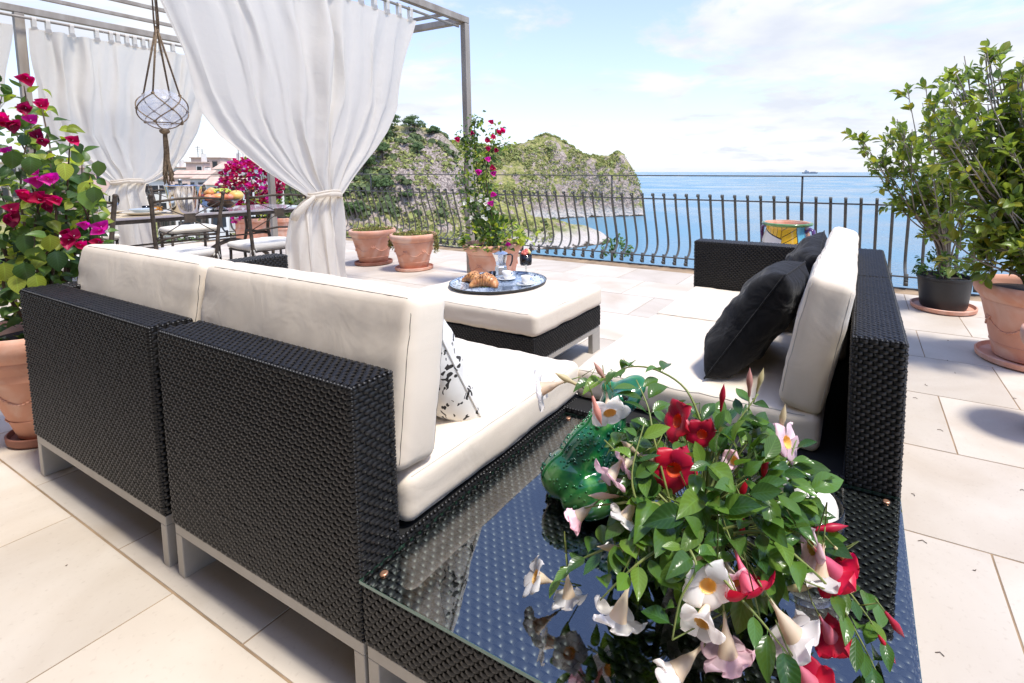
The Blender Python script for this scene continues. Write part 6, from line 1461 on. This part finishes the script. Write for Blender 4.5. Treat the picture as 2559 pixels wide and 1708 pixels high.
# ================================================================== FROG, PEBBLE GLASS, PAINTED VASE
def frog():
    base = Vector((-.635, 1.12, GT+.001)); o = thing('ceramic_frog', 'green glazed ceramic frog with raised warts looking up on the glass table', 'frog figurine', base); o.rotation_euler = (0, 0, R(-38)); o.scale = (1.2, 1.2, 1.08)
    # local: +Y is where the frog looks, +Z up, rump at -Y
    bm = bmesh.new()
    def el(c, r, rot=(0, 0, 0)):
        M = TR(*c) @ Euler(rot).to_matrix().to_4x4() @ Matrix.Diagonal((r[0], r[1], r[2], 1)); bmesh.ops.create_uvsphere(bm, u_segments=28, v_segments=18, radius=1, matrix=M)
    el((0, -.045, .062), (.068, .072, .060)); el((0, -.01, .105), (.060, .095, .058), (R(52), 0, 0)); el((0, .035, .165), (.046, .062, .046), (R(58), 0, 0))
    el((0, .075, .225), (.047, .062, .036), (R(38), 0, 0)); el((0, .10, .245), (.042, .045, .022), (R(35), 0, 0)); el((0, .045, .12), (.045, .05, .075))
    for s_ in (-1, 1):
        el((s_*.031, .058, .247), (.017, .020, .016))
        el((s_*.070, -.02, .045), (.030, .075, .042), (R(12), 0, s_*R(-12))); el((s_*.088, .005, .028), (.024, .072, .024), (0, 0, s_*R(18)))
        el((s_*.095, .055, .012), (.026, .036, .012), (0, 0, s_*R(-25))); el((s_*.112, .088, .009), (.010, .022, .008), (0, 0, s_*R(-35))); el((s_*.093, .094, .009), (.010, .022, .008)); el((s_*.074, .088, .009), (.010, .022, .008), (0, 0, s_*R(20)))
        el((s_*.048, .072, .085), (.017, .020, .075), (R(-14), s_*R(8), 0)); el((s_*.052, .100, .012), (.022, .028, .011))
        el((s_*.040, .122, .008), (.008, .016, .007)); el((s_*.058, .122, .008), (.008, .016, .007))
    me = bpy.data.meshes.new('tmp'); bm.to_mesh(me); bm.free(); t = bpy.data.objects.new('tmp', me); col.objects.link(t)
    md = t.modifiers.new('r', 'REMESH'); md.mode = 'VOXEL'; md.voxel_size = .0042; ms = t.modifiers.new('s', 'SMOOTH'); ms.iterations = 7; ms.factor = .6
    dg = bpy.context.evaluated_depsgraph_get(); dg.update(); ev = t.evaluated_get(dg); m2 = bpy.data.meshes.new_from_object(ev); bpy.data.objects.remove(t)
    m, nt, N, L, b = newmat('green_majolica'); b.inputs['Roughness'].default_value = .10; b.inputs['Coat Weight'].default_value = .5; b.inputs['Coat Roughness'].default_value = .04
    tc = N.new('ShaderNodeTexCoord'); n = N.new('ShaderNodeTexNoise'); n.inputs['Scale'].default_value = 11; n.inputs['Detail'].default_value = 5; n.inputs['Distortion'].default_value = .7; L.new(tc.outputs['Object'], n.inputs['Vector'])
    cr = N.new('ShaderNodeValToRGB'); L.new(n.outputs['Fac'], cr.inputs[0]); e = cr.color_ramp.elements; e[0].position = .36; e[0].color = (.003, .04, .035, 1); e[1].position = .66; e[1].color = (.15, .38, .10, 1)
    x = e.new(.46); x.color = (.005, .08, .04, 1); x = e.new(.56); x.color = (.02, .17, .04, 1)
    L.new(cr.outputs[0], b.inputs['Base Color'])
    m2.materials.clear(); m2.materials.append(m); m2.polygons.foreach_set('use_smooth', [True]*len(m2.polygons))
    bo = bpy.data.objects.new('body', m2); col.objects.link(bo); bo.parent = o
    bv = BVHTree.FromPolygons([v.co[:] for v in m2.vertices], [tuple(p.vertices) for p in m2.polygons]); w = MB(); rs = random.Random(3); k = 0; used = []
    while k < 330 and len(used) < 4000:
        d = rv(rs); c = Vector((0, rs.uniform(-.06, .07), rs.uniform(.04, .20))); hit, nn, ix, ds = bv.ray_cast(c+d*.4, -d)
        used.append(0)
        if hit is None or hit.z < .03 or hit.z > .235: continue
        if hit.y > .06 and abs(hit.x) < .04 and nn.y > .3: continue
        if abs(hit.x) < .008: continue
        r = rs.uniform(.0022, .0042); w.ball(hit, r, 7, 5, sc=(1, 1, 1)); k += 1
    w.build('warts', m, o, True, kind='stuff')
    for s_ in (-1, 1): MB().ball((s_*.040, .066, .252), .0095, 12, 8).build('eye', pmat('frog_eye', (.02, .02, .015), .05, coat=1), o, True)
    r_ = MB(); pts = [(0, -.112, .07), (0, -.10, .115), (0, -.065, .165), (0, -.02, .215), (0, .025, .255)]; P = []
    for p in smooth_path(pts, 6):
        h, nn, ix, ds = bv.ray_cast(Vector((0, p.y-.15, p.z+.15)), Vector((0, 1, -1)).normalized())
        if h: P.append(h)
    if len(P) > 3: r_.tube(P, .0035, 6).build('back_ridge', m, o, True)
    return o
frog()
pgz = thing('pebble_glass', 'clear glass bowl with a big pale pebble standing right of the mandevilla', 'glass bowl', (-.085, 1.19, GT+.001))
MB().lathe([(0, .006), (.055, .003), (.075, .012), (.082, .05), (.080, .10), (.0775, .10), (.079, .05), (.07, .016), (0, .012)], 40).build('bowl', M_glass, pgz, True)
o = thing('pebble', 'large rounded cream pebble resting in the clear glass bowl', 'pebble', (-.085, 1.19, GT+.06)); V, F, _ = rbox(.13, .14, .10, .045, .01, 3, (4, 4, 3), .006)
MB().add(V, F).build('stone', pmat('cream_pebble', (.78, .72, .64), .6, var=.04, vs=30, bump=.4, bs=120, bd=.002), o, True)
o = thing('pebble', 'smaller white pebble leaning behind the large cream one', 'pebble', (-.125, 1.225, GT+.12)); V, F, _ = rbox(.085, .08, .07, .034, .006, 8, (3, 3, 3), .004)
MB().add(V, F).build('stone', pmat('white_pebble', (.80, .77, .72), .6, var=.04, vs=30, bump=.3, bs=120, bd=.002), o, True)
# painted vase by the railing, colour panels follow the pot wall
def vasemat():
    m, nt, N, L, b = newmat('painted_majolica'); b.inputs['Roughness'].default_value = .18; b.inputs['Coat Weight'].default_value = .5
    tc = N.new('ShaderNodeTexCoord'); s = N.new('ShaderNodeSeparateXYZ'); L.new(tc.outputs['Object'], s.inputs[0]); M = lambda op, a, c=None: mth(op, a, c, N=N, L=L)
    ang = M('ARCTAN2', s.outputs[1], s.outputs[0]); z = s.outputs[2]      # -pi/2 faces the seats
    def band(v, a, c): return M('MULTIPLY', M('GREATER_THAN', v, a), M('LESS_THAN', v, c))
    def mix(f, c0, c1):
        x = N.new('ShaderNodeMixRGB'); L.new(f, x.inputs[0])
        for i, q in ((1, c0), (2, c1)):
            if isinstance(q, tuple): x.inputs[i].default_value = q+(1,)
            else: L.new(q, x.inputs[i])
        return x.outputs[0]
    Y, Wt, K, Bl = (.80, .46, .03), (.72, .66, .60), (.012, .01, .012), (.14, .45, .62)
    u = M('ADD', ang, 1.9)                                # u = 0 near the seam between the white and yellow panels
    edge = M('ADD', M('MULTIPLY', u, -.075), .545)        # the slanting lower edge of the yellow field
    left = M('LESS_THAN', u, .12); yl = M('GREATER_THAN', z, edge)
    stripe = M('LESS_THAN', M('FRACT', M('MULTIPLY', M('ADD', u, 3.0), 5.2)), .10); diag = M('LESS_THAN', M('FRACT', M('MULTIPLY', M('SUBTRACT', z, M('MULTIPLY', u, .13)), 15)), .11)
    cl = mix(yl, Wt, mix(stripe, Y, K)); cl = mix(M('LESS_THAN', M('ABSOLUTE', M('SUBTRACT', z, edge)), .006), cl, K)
    lash = M('MULTIPLY', band(z, .455, .485), M('LESS_THAN', M('FRACT', M('MULTIPLY', u, 11)), .4)); cl = mix(M('MULTIPLY', lash, M('LESS_THAN', z, edge)), cl, K); cl = mix(band(z, .437, .456), cl, K); cl = mix(M('LESS_THAN', z, .437), cl, (.30, .22, .28))
    crr = mix(diag, Y, K); crr = mix(M('GREATER_THAN', u, .78), crr, Bl); crr = mix(band(u, .76, .80), crr, K); crr = mix(band(u, .10, .13), crr, K)
    c = mix(left, crr, cl); c = mix(M('GREATER_THAN', u, 1.25), c, (.55, .20, .08)); L.new(c, b.inputs['Base Color']); return m
vs = thing('painted_vase', 'colourful painted ceramic vase with yellow panel and purple handle behind the armrest', 'vase', (-.655, 5.18, 0)); vs.rotation_euler = (0, 0, YAW*.25)
MB().lathe([(0, 0), (.15, 0), (.155, .02), (.20, .15), (.245, .30), (.25, .40), (.235, .52), (.208, .61), (.205, .64), (.225, .665), (.22, .67), (.195, .64), (.20, .55), (.0, .3)], 64).build('body', vasemat(), vs, True)
MB().lathe([(.212, .650), (.240, .658), (.247, .668), (.245, .680), (.225, .686), (.205, .680)], 64).build('rim', pmat('green_glazed_rim', (.16, .34, .10), .2, coat=.4, var=.3, vs=8), vs, True)
MB().lathe([(.218, .6855), (.207, .682), (.200, .66), (.195, .60), (0, .58)], 48).build('inner_wall', M_terra, vs, True)
M_purp = pmat('purple_glaze', (.12, .05, .20), .15, coat=.5)
for a in (R(-32), R(148)):
    MB().tube([(math.cos(a)*r, math.sin(a)*r, z) for r, z in [(.21, .60), (.25, .635), (.285, .62), (.295, .56), (.28, .50), (.245, .45)]], 1, 10, flat=(.030, .016)).build('handle', M_purp, vs, True)
# twigs and fallen bits on the floor
rs = random.Random(8); m = MB()
for i in range(26):
    x, y = rs.uniform(.2, 1.9), rs.uniform(.9, 4.2); a = rs.uniform(0, 6.28); ln = rs.uniform(.004, .016); m.tube([(x, y, .002), (x+math.cos(a)*ln, y+math.sin(a)*ln, .003), (x+math.cos(a+.6)*ln*1.7, y+math.sin(a+.6)*ln*1.7, .002)], .0012, 4)
for i in range(30):
    x, y = rs.uniform(-4, -1), rs.uniform(-.4, .55); a = rs.uniform(0, 6.28); ln = rs.uniform(.003, .008); m.tube([(x, y, .002), (x+math.cos(a)*ln, y+math.sin(a)*ln, .002)], .0011, 4)
o = m.build('fallen_twigs', M_stemb, None); tag(o, 'tiny dry twigs and leaf bits scattered on the tiles', 'debris', kind='stuff')
